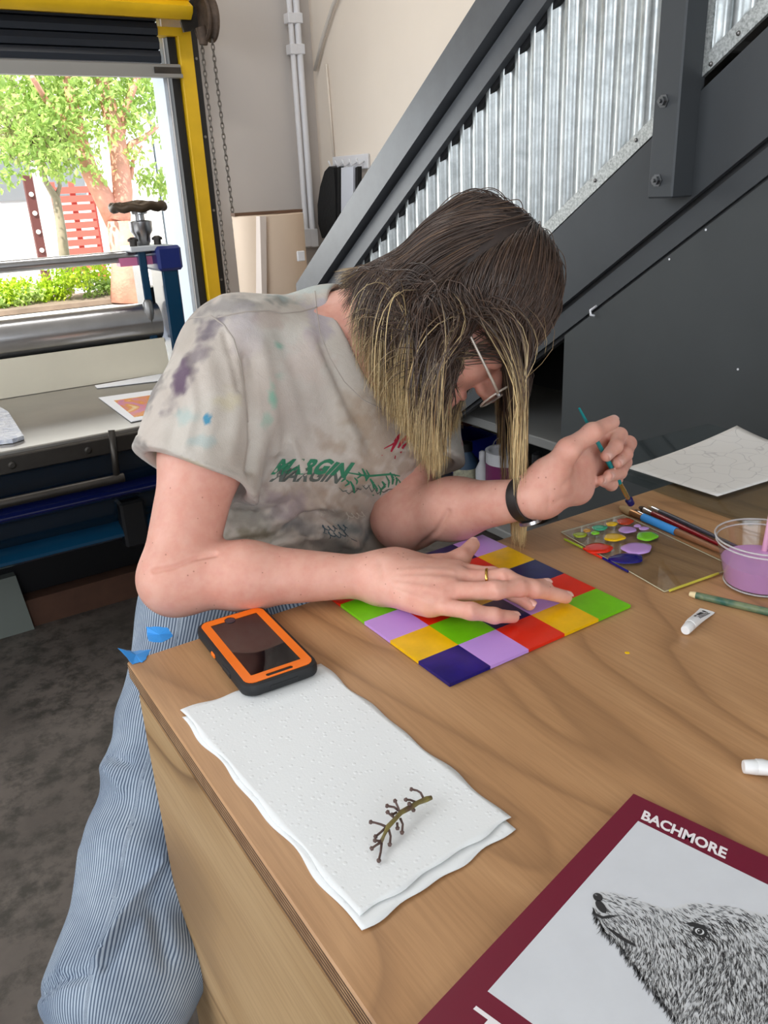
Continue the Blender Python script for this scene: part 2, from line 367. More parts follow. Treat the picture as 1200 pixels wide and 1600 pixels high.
# hook rail with dark apron on the right wall
p0 = atx(518, 262, XW - .03); p1 = atx(572, 246, XW - .03)
hr = thing('hook_rail', 'white coat hook rail on the cream wall beside the stair rail', 'hook rail', (XW, (p0[1] + p1[1]) / 2, p1[2] - .05))
MB().box((XW - .01, (p0[1] + p1[1]) / 2, (p0[2] + p1[2]) / 2), (.02, abs(p0[1] - p1[1]), .09), bev=.004).build('board', M['white'], hr)
for k in range(5):
    y = p0[1] + (p1[1] - p0[1]) * (k + .5) / 5; z = (p0[2] + p1[2]) / 2
    MB().tube([(XW - .02, y, z), (XW - .06, y, z - .02), (XW - .075, y, z + .02)], .006, 6).build('hook', M['white'], hr, smooth=True)
zc = (p0[2] + p1[2]) / 2
q = MB(); fabric = mat('black_cloth', srgb(16, 17, 19), .9, bump=.3, bscale=40, bdist=.01)
V = []
poly = [atx(u, v, XW - .10) for u, v in ((514, 260), (507, 268), (500, 292), (496, 320), (497, 350), (503, 372), (525, 372), (524, 300), (521, 262))]
q.prism(poly, (.07, 0, 0)); q.build('apron', fabric, label='black apron hanging from the hook rail behind the stair rail', cat='apron', auto=40)
for a, b, c_, lab, col in ((527, 531, 'b', 'narrow black strap hanging from the hook rail', fabric), (533, 552, 'w', 'pale striped towel hanging from the hook rail', mat('towel_pale', srgb(206, 210, 220), .9)), (555, 559, 'b', 'second black strap hanging behind the pale towel', fabric)):
    MB().prism([atx(a, 262, XW - .09), atx(b, 260, XW - .09), atx(b, 345, XW - .09), atx(a, 345, XW - .09)], (.03, 0, 0)).build('hanging_strap' if c_ == 'b' else 'hanging_towel', col, label=lab, cat='strap' if c_ == 'b' else 'towel')

# ---------------------------------------------------------------- staircase, its flight runs down towards the far wall
XS = 1.87; SL = math.radians(34.3); tS = math.tan(SL)
sd = np.array([0, -math.cos(SL), math.sin(SL)]); sn = np.array([0, math.sin(SL), math.cos(SL)])
def zl(u, v, x): p = atx(u, v, x); return p[2] + tS * p[1]          # height of the sloping line at y = 0
stair = thing('staircase', 'charcoal painted wooden staircase with corrugated metal side', 'staircase', (XS + .5, 2.6, 0))
def sloped(x0, x1, k0, k1, ya, yb, mk, name, mt, plumb=True):
    """board between sloping lines z = k0 - t*y and z = k1 - t*y"""
    poly = [(x0, ya, k0 - tS * ya), (x0, yb, k0 - tS * yb), (x0, yb, k1 - tS * yb), (x0, ya, k1 - tS * ya)]
    return MB().prism(poly, (x1 - x0, 0, 0)).build(name, mt, mk)
yb0 = atx(462, 440, 1.80)[1]
kA = zl(585, 250, 1.80); kB = zl(628, 250, 1.80); kC = zl(647, 250, 1.83); kD = zl(672, 250, 1.83); kE = zl(684, 250, 1.86)
YT = -.6
capm = mat('charcoal_cap', srgb(86, 89, 93), .38, var=.10, vscale=14, bump=.05, bscale=60)
o = MB()
o.prism([(1.80, yb0, kB - tS * yb0), (1.80, YT, kB - tS * YT), (1.80, YT, kA - tS * YT), (1.80, yb0 + .0, kA - tS * yb0)], (.14, 0, 0))
o.build('handrail_cap', capm, stair)
sloped(1.835, 1.93, kD, kC + .01, yb0 - .12, YT, stair, 'top_rail', capm)
sloped(1.862, 1.90, kE - .015, kB + .01, yb0 - .05, YT, stair, 'gap_shade_rail', M['black'])  # black board stands in for the shade in the gap under the cap
# corrugated sheet
k_lo = zl(938, 270, 1.875); k_lt = zl(866, 339, 1.865); k_lb = zl(1014, 217.5, 1.865)
cm = MB(); pitch = .0679
ys = np.arange(.02, yb0 - .05, pitch / 10); V = []; F = []
for i, y in enumerate(ys):
    ph = (y / pitch) % 1
    d = .009 * math.tanh(2.6 * math.sin(2 * math.pi * ph)) / .99
    zlo = k_lt - tS * y - .012; zhi = kE - tS * y + .02
    V += [(XS - d, y, zlo), (XS - d, y, zhi)]
    if i: F.append((2 * i - 2, 2 * i, 2 * i + 1, 2 * i - 1))
cm.add(V, F); cs = cm.build('corrugated_sheet', M['galv'], stair, smooth=True, fix=False)
trim = M['galv_spangle']
sloped(1.857, 1.868, k_lb - .004, k_lt + .002, 3.3, 1.535, stair, 'metal_trim', trim)
# stringer and strips
kS = zl(1048, 338, 1.855); kP = zl(1050, 393, 1.868)
sloped(1.855, 1.92, kS, k_lb - .01, 3.9, YT, stair, 'stringer', M['charcoal'])
sloped(1.872, 1.90, kS - .02, kS + .01, 3.9, YT, stair, 'shadow_gap', M['black'])
sloped(1.866, 1.90, kP + .006, kS - .018, 3.9, YT, stair, 'lower_strip', M['charcoal'])
sloped(1.874, 1.90, kP - .01, kP + .01, 3.9, YT, stair, 'seam', M['black'])
YP = atx(880, 600, XS)[1]
poly = [(1.868, YP, 0), (1.868, YT, 0), (1.868, YT, kP - .004 - tS * YT), (1.868, YP, kP - .004 - tS * YP)]
MB().prism(poly, (.02, 0, 0)).build('side_panel', M['charcoal_panel'], stair)
# carriage underside and treads
n_tr = 16
for i in range(n_tr):
    y = 3.75 - i * .265; z = (i + 1) * .181
    if z > 3.2: break
    MB().box((2.43, y, z), (1.05, .29, .03), bev=.004).build('tread', M['charcoal'], stair)
    MB().box((2.43, y + .135, z - .1), (1.05, .02, .17)).build('riser', M['black'], stair)
# post on the outside of the stringer
y0 = atx(1012, 290, 1.78)[1]; y1 = atx(1050, 300, 1.78)[1]; zb = atx(1030, 310, 1.78)[2]
MB().box((1.825, (y0 + y1) / 2, (zb + HC) / 2), (.09, y0 - y1, HC - zb), bev=.004).build('post', M['charcoal'], stair)
for (u, v) in ((1035, 158), (1025, 282)):
    p = atx(u, v, 1.775)
    MB().lathe(p + [.006, 0, 0], [(.016, 0), (.016, .004), (.011, .004), (.011, .013), (.005, .013), (.005, .02)], 6, ax=[(0, 1, 0), (0, 0, 1), (-1, 0, 0)]).build('bolt', mat('bolt_steel', srgb(120, 122, 124), .35, .9), stair)
# galvanised edge frame to the right of the post
p = atx(1098, 60, 1.86); pu = atx(1113, 60, 1.86)
kR1 = zl(1096, 124, 1.862); kR0 = zl(1160, 42, 1.862)
MB().prism([(1.855, p[1], kR1 - tS * p[1]), (1.855, pu[1], kR1 - tS * pu[1]), (1.855, pu[1], 3.2), (1.855, p[1], 3.2)], (.012, 0, 0)).build('trim_upright', trim, stair)
sloped(1.857, 1.868, kR1, kR1 + .045, p[1], 0.0, stair, 'sloping_trim', trim)
for u, v in ((1154, 52), (1111, 100), (994, 219), (930, 282)):
    q = atx(u, v, 1.857); MB().lathe(q, [(.006, 0), (.004, .004), (.001, .005)], 8, ax=[(0, 1, 0), (0, 0, 1), (-1, 0, 0)]).build('screw', M['steel_dull'], stair)
# dark board between post and upper sheet
q0 = atx(1040, 100, 1.872); 
MB().prism([(1.869, y1 + .02, k_lt - tS * y1), (1.869, p[1] + .0, k_lt - tS * p[1]), (1.869, p[1] + .0, HC), (1.869, y1 + .02, HC)], (.02, 0, 0)).build('infill_board', M['charcoal'], stair)
hk = atx(930, 484, 1.862)
MB().tube([hk + [0.01, 0, .012], hk + [-.02, 0, .0], hk + [-.022, -.004, -.012], hk + [-.012, -.01, -.016]], .004, 6).build('hook', M['white'], stair, smooth=True)
for u, v in ((1103, 359), (1046, 405), (1153, 577)):
    q = atx(u, v, 1.867); MB().lathe(q, [(.003, 0), (.003, .001)], 8, ax=[(0, 1, 0), (0, 0, 1), (-1, 0, 0)]).build('paint_fleck', M['white'], stair)

# ---------------------------------------------------------------- under the stairs: shelf and clutter
q = atx(850, 694, 1.93); zs = q[2]
sh = thing('storage_shelf', 'grey shelf board under the stairs in the dark opening', 'shelf', (2.3, 2.35, 0))
grey = mat('shelf_grey', srgb(120, 120, 118), .6)
MB().box((2.2, 2.35, zs), (.54, .95, .035), bev=.004).build('shelf_board', grey, sh)
zf = .09
MB().box((2.2, 2.45, zf - .02), (.56, 1.2, .035), bev=.004).build('shelf_board', grey, sh)
for x in (1.96, 2.45):
    for y in (1.92, 2.98): MB().box((x, y, zs / 2), (.04, .04, zs)).build('post', grey, sh)
MB().box((2.86, 2.3, .45), (.06, 1.6, .9)).build('back_board', M['black'], sh)
def put(u, v, x=2.08): p = atx(u, v, x); return p
def bottle(u, r, h,  col, cap, lab, x=2.08, capn='cap', neck=.4, label_col=None):
    r *= 1.55; h *= 1.5; p = put(u, 780, x); c = (x, p[1], zf); t = thing('bottle', lab, 'bottle', c)
    MB().lathe(c, [(r * .9, 0), (r, .004), (r, h * .62), (r * neck, h * .78), (r * neck, h * .86)], 20).build('body', col, t, auto=50)
    MB().lathe(c, [(r * neck * 1.15, h * .82), (r * neck * 1.1, h * .97), (r * neck * .5, h)], 16).build(capn, cap, t, auto=50)
    if label_col: MB().lathe(c, [(r * 1.01, h * .15), (r * 1.01, h * .5)], 20).build('paper_label', label_col, t, auto=50)
    return t
lab_cream = mat('label_cream', srgb(200, 196, 170), .7, var=.25, vscale=60)
bottle(728, .035, .15, mat('blue_paint', srgb(60, 84, 110), .4), M['black'], 'squat bottle with slate blue top and cream label under the stairs', neck=.5, label_col=lab_cream)
bottle(754, .019, .14, M['white'], M['white'], 'small white nozzle bottle under the stairs beside the paint can', neck=.45)
bottle(838, .024, .19, mat('brown_paint', srgb(90, 60, 40), .5), M['black'], 'brown bottle half hidden behind the hanging hair lock', neck=.5)
p = put(790, 780, 2.1); c = (2.1, p[1], zf); t = thing('paint_can', 'white paint can with magenta label under the stairs', 'paint can', c)
MB().lathe(c, [(.078, 0), (.082, .004), (.082, .235), (.085, .24), (.072, .24), (.072, .23)], 32).build('body', M['white'], t, auto=40)
MB().lathe(c, [(.0827, .085), (.0827, .19)], 32).build('paper_label', mat('magenta_label', srgb(110, 32, 84), .5), t, auto=40)
MB().tube([(c[0] - .0, c[1] + .086 * math.cos(a), .22 + zf + .07 * math.sin(a) ) for a in np.linspace(0, math.pi, 12)], .0025, 6).build('handle', M['steel'], t, smooth=True)
p = put(715, 770, 2.25)
cr = MB(); cx, cy = 2.28, p[1] + .02
for dx, dy, sx, sy in ((-.1, 0, .01, .3), (.1, 0, .01, .3), (0, -.15, .2, .01), (0, .15, .2, .01)): cr.box((cx + dx, cy + dy, zf + .08), (sx, sy, .16))
cr.box((cx, cy, zf + .006), (.2, .3, .012)); cr.build('crate', mat('crate_blue', srgb(20, 44, 170), .4), label='bright blue plastic crate behind the bottles under the stairs', cat='crate')
MB().box((2.3, put(735, 680, 2.3)[1], zf + .28), (.2, .2, .1), bev=.01).build('toolbox', mat('box_red', srgb(90, 14, 14), .5), label='dark red box stacked on the crate under the stairs', cat='box')
q = atz(862, 822, .16)
MB().lathe((1.52, 1.52, .0), [(.02, 0), (.022, .16), (.02, .18), (.012, .19)], 16).build('spray_bottle', M['white'], label='white bottle standing on the floor behind the table', cat='bottle', auto=50)

# ---------------------------------------------------------------- etching press
YF = 2.45
bedL, bedR = -1.1, 1.40
zbed = float(aty(100, 688, YF)[2]); pr = thing('etching_press', 'blue etching press with steel bed, roller and hand wheel', 'etching press', (.3, 3.2, 0))
MB().box(((bedL + bedR) / 2, YF + .73, zbed - .012), (bedR - bedL, 1.46, .024), bev=.003).build('bed_plate', M['bed_steel'], pr)
z1 = zbed - .02; zr = aty(100, 700, YF)[2]
MB().box(((bedL + bedR) / 2, YF - .012, zbed - .035), (bedR - bedL, .024, .05), bev=.003).build('bed_rail', M['dark_steel'], pr)
for u in (13, 133, -70, 300, 380): 
    q = aty(u, 700 - (u - 13) * .18, YF - .024)
    MB().lathe((q[0], YF - .024, zbed - .036), [(.011, 0), (.011, .004), (.006, .006)], 12, ax=[(1, 0, 0), (0, 0, 1), (0, -1, 0)]).build('bolt', M['dark_steel'], pr)
# bracket and guard rod below the bed
ba = aty(174, 672, YF - .03); bb_ = aty(183, 748, YF - .06)
MB().tube([ba, bb_], .010, 10).build('bracket', M['dark_steel'], pr, smooth=True)
MB().tube([(bedL, bb_[1], bb_[2]), (bb_[0] + .02, bb_[1], bb_[2])], .014, 12).build('guard_rod', M['dark_steel'], pr, auto=50)
# enamel body below: stepped curved panels
def panel(y0, z0, y1, z1, name, mt, bulge=.06, thick=.05):
    V = []; n = 10
    pts = [(y0 + (y1 - y0) * t - bulge * math.sin(math.pi * t), z0 + (z1 - z0) * t) for t in np.linspace(0, 1, n)]
    poly = [(bedL + .05, y, z) for y, z in pts] + [(bedL + .05, y1 + thick + .3, z1), (bedL + .05, y0 + thick + .3, z0)]
    MB().prism(poly, (bedR - bedL - .1, 0, 0)).build(name, mt, pr, auto=30)
zz = [aty(0, v, YF + .1)[2] for v in (722, 795, 812, 870, 925)]
panel(YF + .06, zz[0] + .03, YF + .10, zz[1], 'upper_fairing', M['press_navy'], .02)
M['press_royal'] = mat('press_royal_dark', srgb(12, 22, 74), .15, Coat_Weight=.6, Coat_Roughness=.1)
panel(YF + .08, zz[1], YF + .08, zz[2] - .01, 'blue_band', M['press_royal'], .03)
panel(YF + .14, zz[2] - .01, YF + .16, zz[3], 'middle_fairing', M['press_navy'], .01)
panel(YF + .16, zz[3], YF + .24, zz[4] + .03, 'lower_drum', M['press_blue'], .09)
panel(YF + .30, zz[4] + .03, YF + .34, .11, 'base', M['black'], .0)
q = aty(20, 905, YF + .28)
fx = aty(42, 930, YF + .28)[0]
MB().prism([(fx - .5, YF + .28, q[2] + .0), (fx - .02, YF + .28, q[2] + .01), (fx + .0, YF + .28, .0), (fx - .5, YF + .28, 0.0)], (0, .35, 0)).build('foot', mat('foot_grey', srgb(112, 118, 112), .5), pr)
MB().box(((bedL + bedR) / 2, YF + .55, .05), (bedR - bedL - .3, .5, .1)).build('plinth', mat('rust_plinth', srgb(80, 52, 38), .8, var=.3, vscale=5), pr)
q = aty(205, 830, YF + .05); MB().box((q[0] + .03, YF + .13, q[2]), (.08, .06, .16), bev=.008).build('latch_box', M['black'], pr)
# roller, blanket, guard bar, upright, hand wheel
YR = YF + .80
zc0 = aty(120, 570, YR)[2]
rt = aty(120, 505, YR - .1)[2]; rb = aty(120, 548, YR - .1)[2]; rr = (rt - rb) * .72
xR = aty(246, 500, YR)[0]
MB().lathe((bedL, YR, (rt + rb) / 2 + .01), [(rr, 0), (rr, xR - bedL)], 40, ax=AXX).build('pressure_roller', M['steel'], pr, auto=50)
MB().box(((bedL + xR) / 2, YR - rr * .2, rb - .012), (xR - bedL, rr * 1.4, .012)).build('scraper_plate', M['steel_dull'], pr)
pa = aty(100, 545, YR - .03); pb = aty(100, 603, YR - .02)
V = [(bedL, YR - rr * .9, rb), (bedL, YR - rr * 1.05, rb), (bedL, YR - rr * .95 - .03, zbed + .002), (bedL, YR - rr * .95, zbed + .002)]
MB().prism([(x, y, z) for x, y, z in V], (aty(252, 560, YR)[0] - bedL, 0, 0)).build('felt_blanket', M['felt'], pr)
zg = aty(100, 409, YR)[2]; MB().tube([(bedL, YR, zg), (aty(245, 400, YR)[0], YR, zg)], .021, 16).build('guard_bar', M['steel'], pr, auto=50)
xu0 = aty(214, 440, YR)[0]; xu1 = aty(246, 440, YR)[0]; xu2 = aty(272, 440, YR)[0]; zu = aty(240, 388, YR)[2]
MB().box((xu0 + .02, YR, (zbed + zu) / 2), (.03, .10, zu - zbed), bev=.004).box(((xu1 + xu2) / 2, YR, (zbed + zu) / 2), (xu2 - xu1, .14, zu - zbed), bev=.006).build('upright', M['press_blue'], pr)
MB().box(((xu1 + xu2) / 2, YR, zu - .035), (xu2 - xu1 + .03, .18, .09), bev=.01).build('end_cap', mat('cap_blue', srgb(24, 40, 110), .35), pr)
MB().box(((xu0 + xu1) / 2, YR, zu + .005), (xu1 - xu0 + .05, .14, .02), bev=.003).build('top_plate', mat('plate_white', srgb(206, 208, 210), .4), pr)
MB().box(((xu0 + xu1) / 2 - .01, YR, zu - .04), (xu1 - xu0 + .1, .05, .03)).build('pink_shield', mat('pink_clear', srgb(228, 130, 170), .4), pr)
xs = aty(232, 470, YR)[0]
MB().lathe((xs, YR, zbed + .12), [(.018, 0), (.018, .12), (.026, .12), (.026, .2), (.014, .2), (.014, zu - zbed - .12)], 16).build('pressure_screw', M['dark_steel'], pr, auto=40)
MB().lathe((xs - .02, YR - .05, zbed + .18), [(.012, 0), (.02, .01), (.02, .09), (.012, .1)], 12).build('screw_block', M['steel_dull'], pr, auto=40)
# micrometer screw and wheel
xw = aty(221, 360, YR)[0]; zw0 = zu + .015; zw1 = aty(221, 323, YR)[2]
hw = zw1 - zw0
MB().lathe((xw, YR, zw0), [(.022, 0), (.028, .01), (.03, hw * .25), (.040, hw * .36), (.042, hw * .62), (.034, hw * .64), (.018, hw * .66), (.018, hw * .8), (.03, hw * .82), (.03, hw * .9), (.02, hw * .95)], 20).build('micrometer_screw', M['steel'], pr, auto=40)
rw = (aty(262, 323, YR)[0] - aty(178, 323, YR)[0]) / 2; bronze = mat('bronze', srgb(72, 58, 42), .5, .5, var=.2, vscale=30)
m = MB()
ring = [(xw + rw * .9 * math.cos(a), YR + rw * .9 * math.sin(a), zw1 + .004 * math.cos(9 * a)) for a in np.linspace(0, 2 * math.pi, 55)]
m.tube(ring, .016, 10, cap=False)
for k in range(5):
    a = 2 * math.pi * k / 5; m.tube([(xw, YR, zw1 + .012), (xw + rw * .88 * math.cos(a), YR + rw * .88 * math.sin(a), zw1)], .013, 8)
m.lathe((xw, YR, zw1 - .015), [(.034, 0), (.036, .03), (.02, .038)], 20)
m.build('hand_wheel', bronze, pr, smooth=True)
for u, nm in ((209, 'stud'), (247, 'stud')):
    q = aty(u, 385, YR - .04); MB().lathe((q[0], YR - .04, zu + .012), [(.014, 0), (.014, .02), (.02, .02), (.02, .028), (.008, .035)], 12).build('bolt', M['dark_steel'], pr)

# things lying on the press bed
paper = mat('paper_white', srgb(238, 238, 240), .8)
def sheet(px, name, lab, cat, mt, z=zbed + .002, th=.002):
    return MB().prism([(*atz(u, v, z)[:2], z) for u, v in px], (0, 0, th)).build(name, mt, label=lab, cat=cat)
sheet(((148, 603), (152, 607), (262, 594), (262, 583)), 'paper_strip', 'narrow white paper strip lying along the felt blanket', 'paper', paper)
pt = thing('art_print', 'unframed print with orange and violet swirls on the press bed', 'print', atz(210, 630, zbed + .002))
MB().prism([(*atz(u, v, zbed + .002)[:2], zbed + .002) for u, v in ((154, 622), (240, 610), (300, 640), (205, 660))], (0, 0, .002)).build('sheet', paper, pt)
t = NT('swirl_print'); nn = t.noise(6, 4, .6, 2.0)
t.set(Base_Color=t.ramp(nn, [(.2, srgb(120, 90, 150)), (.4, srgb(214, 140, 170)), (.5, srgb(226, 150, 60)), (.62, srgb(240, 220, 180)), (.8, srgb(90, 60, 80))]), Roughness=.5)
MB().prism([(*atz(u, v, zbed + .004)[:2], zbed + .0041) for u, v in ((178, 626), (240, 617), (290, 638), (210, 652))], (0, 0, .0006)).build('picture', t.m, pt)
t = NT('crinkled_plastic'); nn = t.noise(30, 5, .7, 1.0); t.set(Base_Color=t.ramp(nn, [(.35, srgb(196, 202, 220)), (.6, srgb(240, 242, 248))]), Roughness=.25); t.bump(nn, .9, .01)
q = [(*atz(u, v, zbed + .003)[:2], zbed + .002) for u, v in ((-60, 650), (0, 640), (14, 648), (38, 686), (20, 692), (-60, 700))]
MB().prism(q, (0, 0, .012)).build('plastic_bag', t.m, label='crinkled clear plastic bag at the left end of the press bed', cat='plastic bag')

# made-up housing for the overhead lamp added to brighten the room
cl_ = thing('added_lamp', 'long white lamp housing added above the press, out of view', 'ceiling lamp', (1.2, 3.6, 4.06))
MB().box((1.2, 3.6, 4.12), (1.4, .36, .16), bev=.01).build('housing', M['white'], cl_)
# ---------------------------------------------------------------- the street outside the door
rng = random.Random(5)
MB().box((4, 26, -.06), (70, 41, .1)).build('street_ground', mat('pavement', srgb(205, 200, 192), .85, var=.08, vscale=2), **STRUCT)
asph = mat('asphalt', srgb(120, 126, 142), .85, var=.15, vscale=3)
MB().box((3, 8.6, -.008), (40, 2.6, .02)).build('trim_2', asph, **STRUCT)
MB().box((3, 10.05, .04), (40, .16, .12)).build('trim_3', mat('kerb', srgb(196, 190, 182), .8), **STRUCT)
bw = mat('render_white', srgb(235, 232, 226), .8)
bwin = mat('window_dull', srgb(120, 124, 128), .3)
b = thing('building', 'white flat walled building behind the street tree', 'building', (1.8, 16.5, 0))
MB().box((-2.0, 17.5, 3.5), (6.3, 3, 7)).build('wall', bw, b)
MB().box((3.4, 18.2, 3.5), (4.4, 3, 7)).build('wall', bw, b)
MB().box((6.6, 15.5, 3.2), (1.9, 4, 6.4)).build('wall', mat('render_blue', srgb(196, 206, 218), .8), b)
for x, z, w_, h_, y in ((.2, 3.3, .5, 2.2, 15.97), (2.1, 1.7, .6, 1.0, 16.67), (3.0, 1.75, .6, .8, 16.67), (3.9, 1.8, .6, .8, 16.67), (2.9, 4.4, .5, 2.0, 16.67), (-1.5, 2.0, .9, 1.2, 15.97)):
    wf = MB().box((x, y, z), (w_ + .12, .06, h_ + .12)).build('window', mat('frame_grey', srgb(170, 170, 172), .5), b)
    MB().box((x, y - .035, z), (w_, .02, h_)).build('pane', bwin, wf)
MB().box((.75, 15.9, 1.0), (.28, .12, 2.0)).build('downpipe', mat('pipe_brown', srgb(120, 84, 76), .6), b)
fn = MB()
fl = aty(102, 400, 14.8)[0]; fr = aty(160, 400, 14.8)[0]
for k in range(11): fn.box(((fl + fr) / 2, 14.8, .12 + k * .135), (fr - fl, .04, .10))
for x in (fl, (fl + fr) / 2, fr): fn.box((x, 14.85, .8), (.08, .06, 1.6))
fn.build('slat_fence', mat('fence_red', srgb(206, 96, 84), .7), label='red horizontal slat fence across the street', cat='fence')
q = aty(62, 380, 14.2); pf = MB().box((q[0], 14.2, .85), (.13, .1, 1.7))
for k in range(5): pf.lathe((q[0], 14.14, .35 + k * .27), [(.035, 0), (.035, .01)], 10, ax=[(1, 0, 0), (0, 0, 1), (0, -1, 0)], m=1)
pf.build('perforated_post', [mat('post_maroon', srgb(96, 52, 50), .6), bw], label='dark maroon post with round holes left of the red fence', cat='post')
# trees
bark = mat('bark_red', srgb(204, 146, 124), .8, var=.18, vscale=6, bump=.4, bscale=30, bdist=.02)
bark2 = mat('bark_grey', srgb(150, 140, 120), .8, var=.15, vscale=8)
def leafmat(name, c1, c2):
    t = NT(name); n = t.noise(3.0, 3, .6); t.set(Base_Color=t.ramp(n, [(.3, c1), (.7, c2)]), Roughness=.5)
    tr = t.new('ShaderNodeBsdfTranslucent'); t.l(t.ramp(n, [(.3, c1), (.7, c2)]), tr.inputs[0])
    mx = t.new('ShaderNodeMixShader'); mx.inputs[0].default_value = .4
    t.l(t.b.outputs[0], mx.inputs[1]); t.l(tr.outputs[0], mx.inputs[2]); t.l(mx.outputs[0], t.n['Material Output'].inputs[0]); return t.m
leafm = leafmat('leaves_green', srgb(130, 164, 70), srgb(196, 216, 130))
leafb = leafmat('leaves_bush', srgb(130, 170, 20), srgb(200, 220, 60))
def leaves(parent, clusters, n, size, mt, name='foliage'):
    """leaf blades scattered in soft clusters (each blade is folded along its midrib)"""
    R = np.random.RandomState(len(clusters) * 7 + n); V = []; F = []
    tot = sum(c[3] ** 2 for c in clusters)
    for cx, cy, cz, r in clusters:
        k = int(n * r * r / tot)
        d = R.randn(k, 3); d /= np.linalg.norm(d, axis=1)[:, None]
        P = np.array([cx, cy, cz]) + d * r * (R.rand(k, 1) ** .45) * np.array([1, 1, .8])
        for p in P:
            a = nrm(R.randn(3) + [0, 0, -.6]); b_ = nrm(np.cross(a, R.randn(3))); c_ = np.cross(a, b_); s = size * (.7 + .6 * R.rand())
            i = len(V); V += [p, p + a * s * .5 + b_ * s * .24 + c_ * s * .06, p + a * s, p + a * s * .5 - b_ * s * .24 + c_ * s * .06, p + a * s * .5]
            F += [(i, i + 1, i + 4), (i + 1, i + 2, i + 4), (i + 2, i + 3, i + 4), (i + 3, i, i + 4)]
    return link_mesh(name, np.array(V), np.array(F), mt, parent, False)
YT_ = 11.6
def T(u, v, y=YT_): return aty(u, v, y)
tr = thing('street_tree', 'large street tree with reddish forked trunk seen through the door', 'tree', (T(195, 460)[0], YT_, 0))
base = T(197, 462); base[2] = .0
fork = T(186, 345)
wdm = MB()
wdm.tube([base, (base + fork) / 2 + [.02, 0, 0], fork], [.22, .17, .16], 14)
wdm.tube([fork, T(192, 300), T(186, 240), T(178, 195), T(160, 130, 11.8), T(150, 60, 12)], [.15, .13, .12, .11, .09, .06], 12)
wdm.tube([fork + [0, .1, -.05], T(160, 305), T(140, 268), T(128, 225), T(105, 195), T(80, 170), T(50, 120, 11.2)], [.15, .13, .11, .09, .06, .04, .03], 10)
wdm.tube([T(128, 225), T(122, 190), T(110, 150), T(100, 100)], [.09, .08, .06, .04], 8)
wdm.tube([T(188, 250), T(205, 225), T(225, 215), T(250, 195)], [.06, .04, .03, .02], 8)
wdm.tube([T(192, 290), T(205, 275), T(208, 250), T(222, 228)], [.05, .03, .025, .015], 8)
wdm.tube([T(186, 215), T(200, 160), T(215, 120), T(225, 60)], [.07, .05, .04, .03], 8)
wdm.build('trunk', bark, tr, smooth=True)
cl = []
for (u, v, r, y) in ((20, 150, .75, 11.2), (60, 190, .55, 11), (40, 110, .8, 11.6), (100, 130, .7, 11.3), (140, 150, .55, 11), (150, 100, .7, 11.5), (110, 180, .45, 10.9), (75, 240, .42, 11),
                     (120, 245, .35, 10.9), (200, 150, .55, 11.2), (230, 130, .5, 11.5), (200, 190, .4, 11), (150, 205, .35, 10.8), (90, 270, .25, 11), (225, 275, .28, 11.2), (255, 280, .33, 11.3),
                     (250, 210, .25, 11.5), (262, 300, .22, 11.3), (20, 235, .5, 10.9), (10, 280, .2, 10.9), (210, 240, .2, 11), (155, 270, .2, 10.9), (245, 160, .35, 11.5), (180, 60, 1.0, 11.6), (60, 40, 1.2, 11.6), (240, 60, .8, 11.6)):
    y += .5; p = T(u, v, y); cl.append((p[0], p[1], p[2], r * .82))
leaves(tr, cl, 8200, .095, leafm)
t2 = thing('street_tree', 'thin grey stemmed sapling left of the big red trunk', 'tree', (T(97, 400, 13)[0], 13, 0))
MB().tube([(T(97, 400, 13)[0], 13, 0), T(96, 360, 13), T(88, 310, 13), T(72, 285, 13), T(60, 240, 13)], [.09, .07, .06, .04, .02], 8).tube([T(88, 310, 13), T(94, 290, 13), T(84, 260, 13)], [.04, .03, .02], 7).build('trunk', bark2, t2, smooth=True)
cl = [(*T(u, v, 13), r) for u, v, r in ((60, 215, .5), (45, 170, .7), (90, 225, .4), (30, 200, .5))]
leaves(t2, cl, 1500, .13, leafmat('leaves_dull', srgb(120, 130, 80), srgb(170, 170, 110)))
def bush(u, v, r, lab, mt, y=12.2, n=1500, sx=1.0):
    p = aty(u, v, y); R_ = random.Random(int(u)); t_ = thing('shrub', lab, 'shrub', (p[0], y, 0))
    cl = [(p[0] + (R_.random() - .5) * 2 * r * sx, y + (R_.random() - .5) * .6, .12 + R_.random() * r * .5, r * .45) for _ in range(9)]
    leaves(t_, cl, n, .07, mt); MB().tube([(p[0], y, 0), (p[0], y, r * .4)], .03, 6).build('stem', bark2, t_)
bush(82, 432, .55, 'bright lime green shrub in front of the red fence', leafb, n=2600, sx=1.3)
bush(8, 448, .3, 'small grey green shrub at the far left kerb', leafm, n=900)
bush(165, 430, .3, 'small pale shrub beside the trunk of the big tree', leafm, n=900)
bush(282, 438, .3, 'dark shrub right of the trunk by the door frame', leafm, n=900)
MB().box((T(95, 470, 12)[0], 12.2, .03), (4.5, 1.2, .06)).build('trim_4', mat('soil', srgb(120, 104, 90), .95, var=.2, vscale=4), **STRUCT)
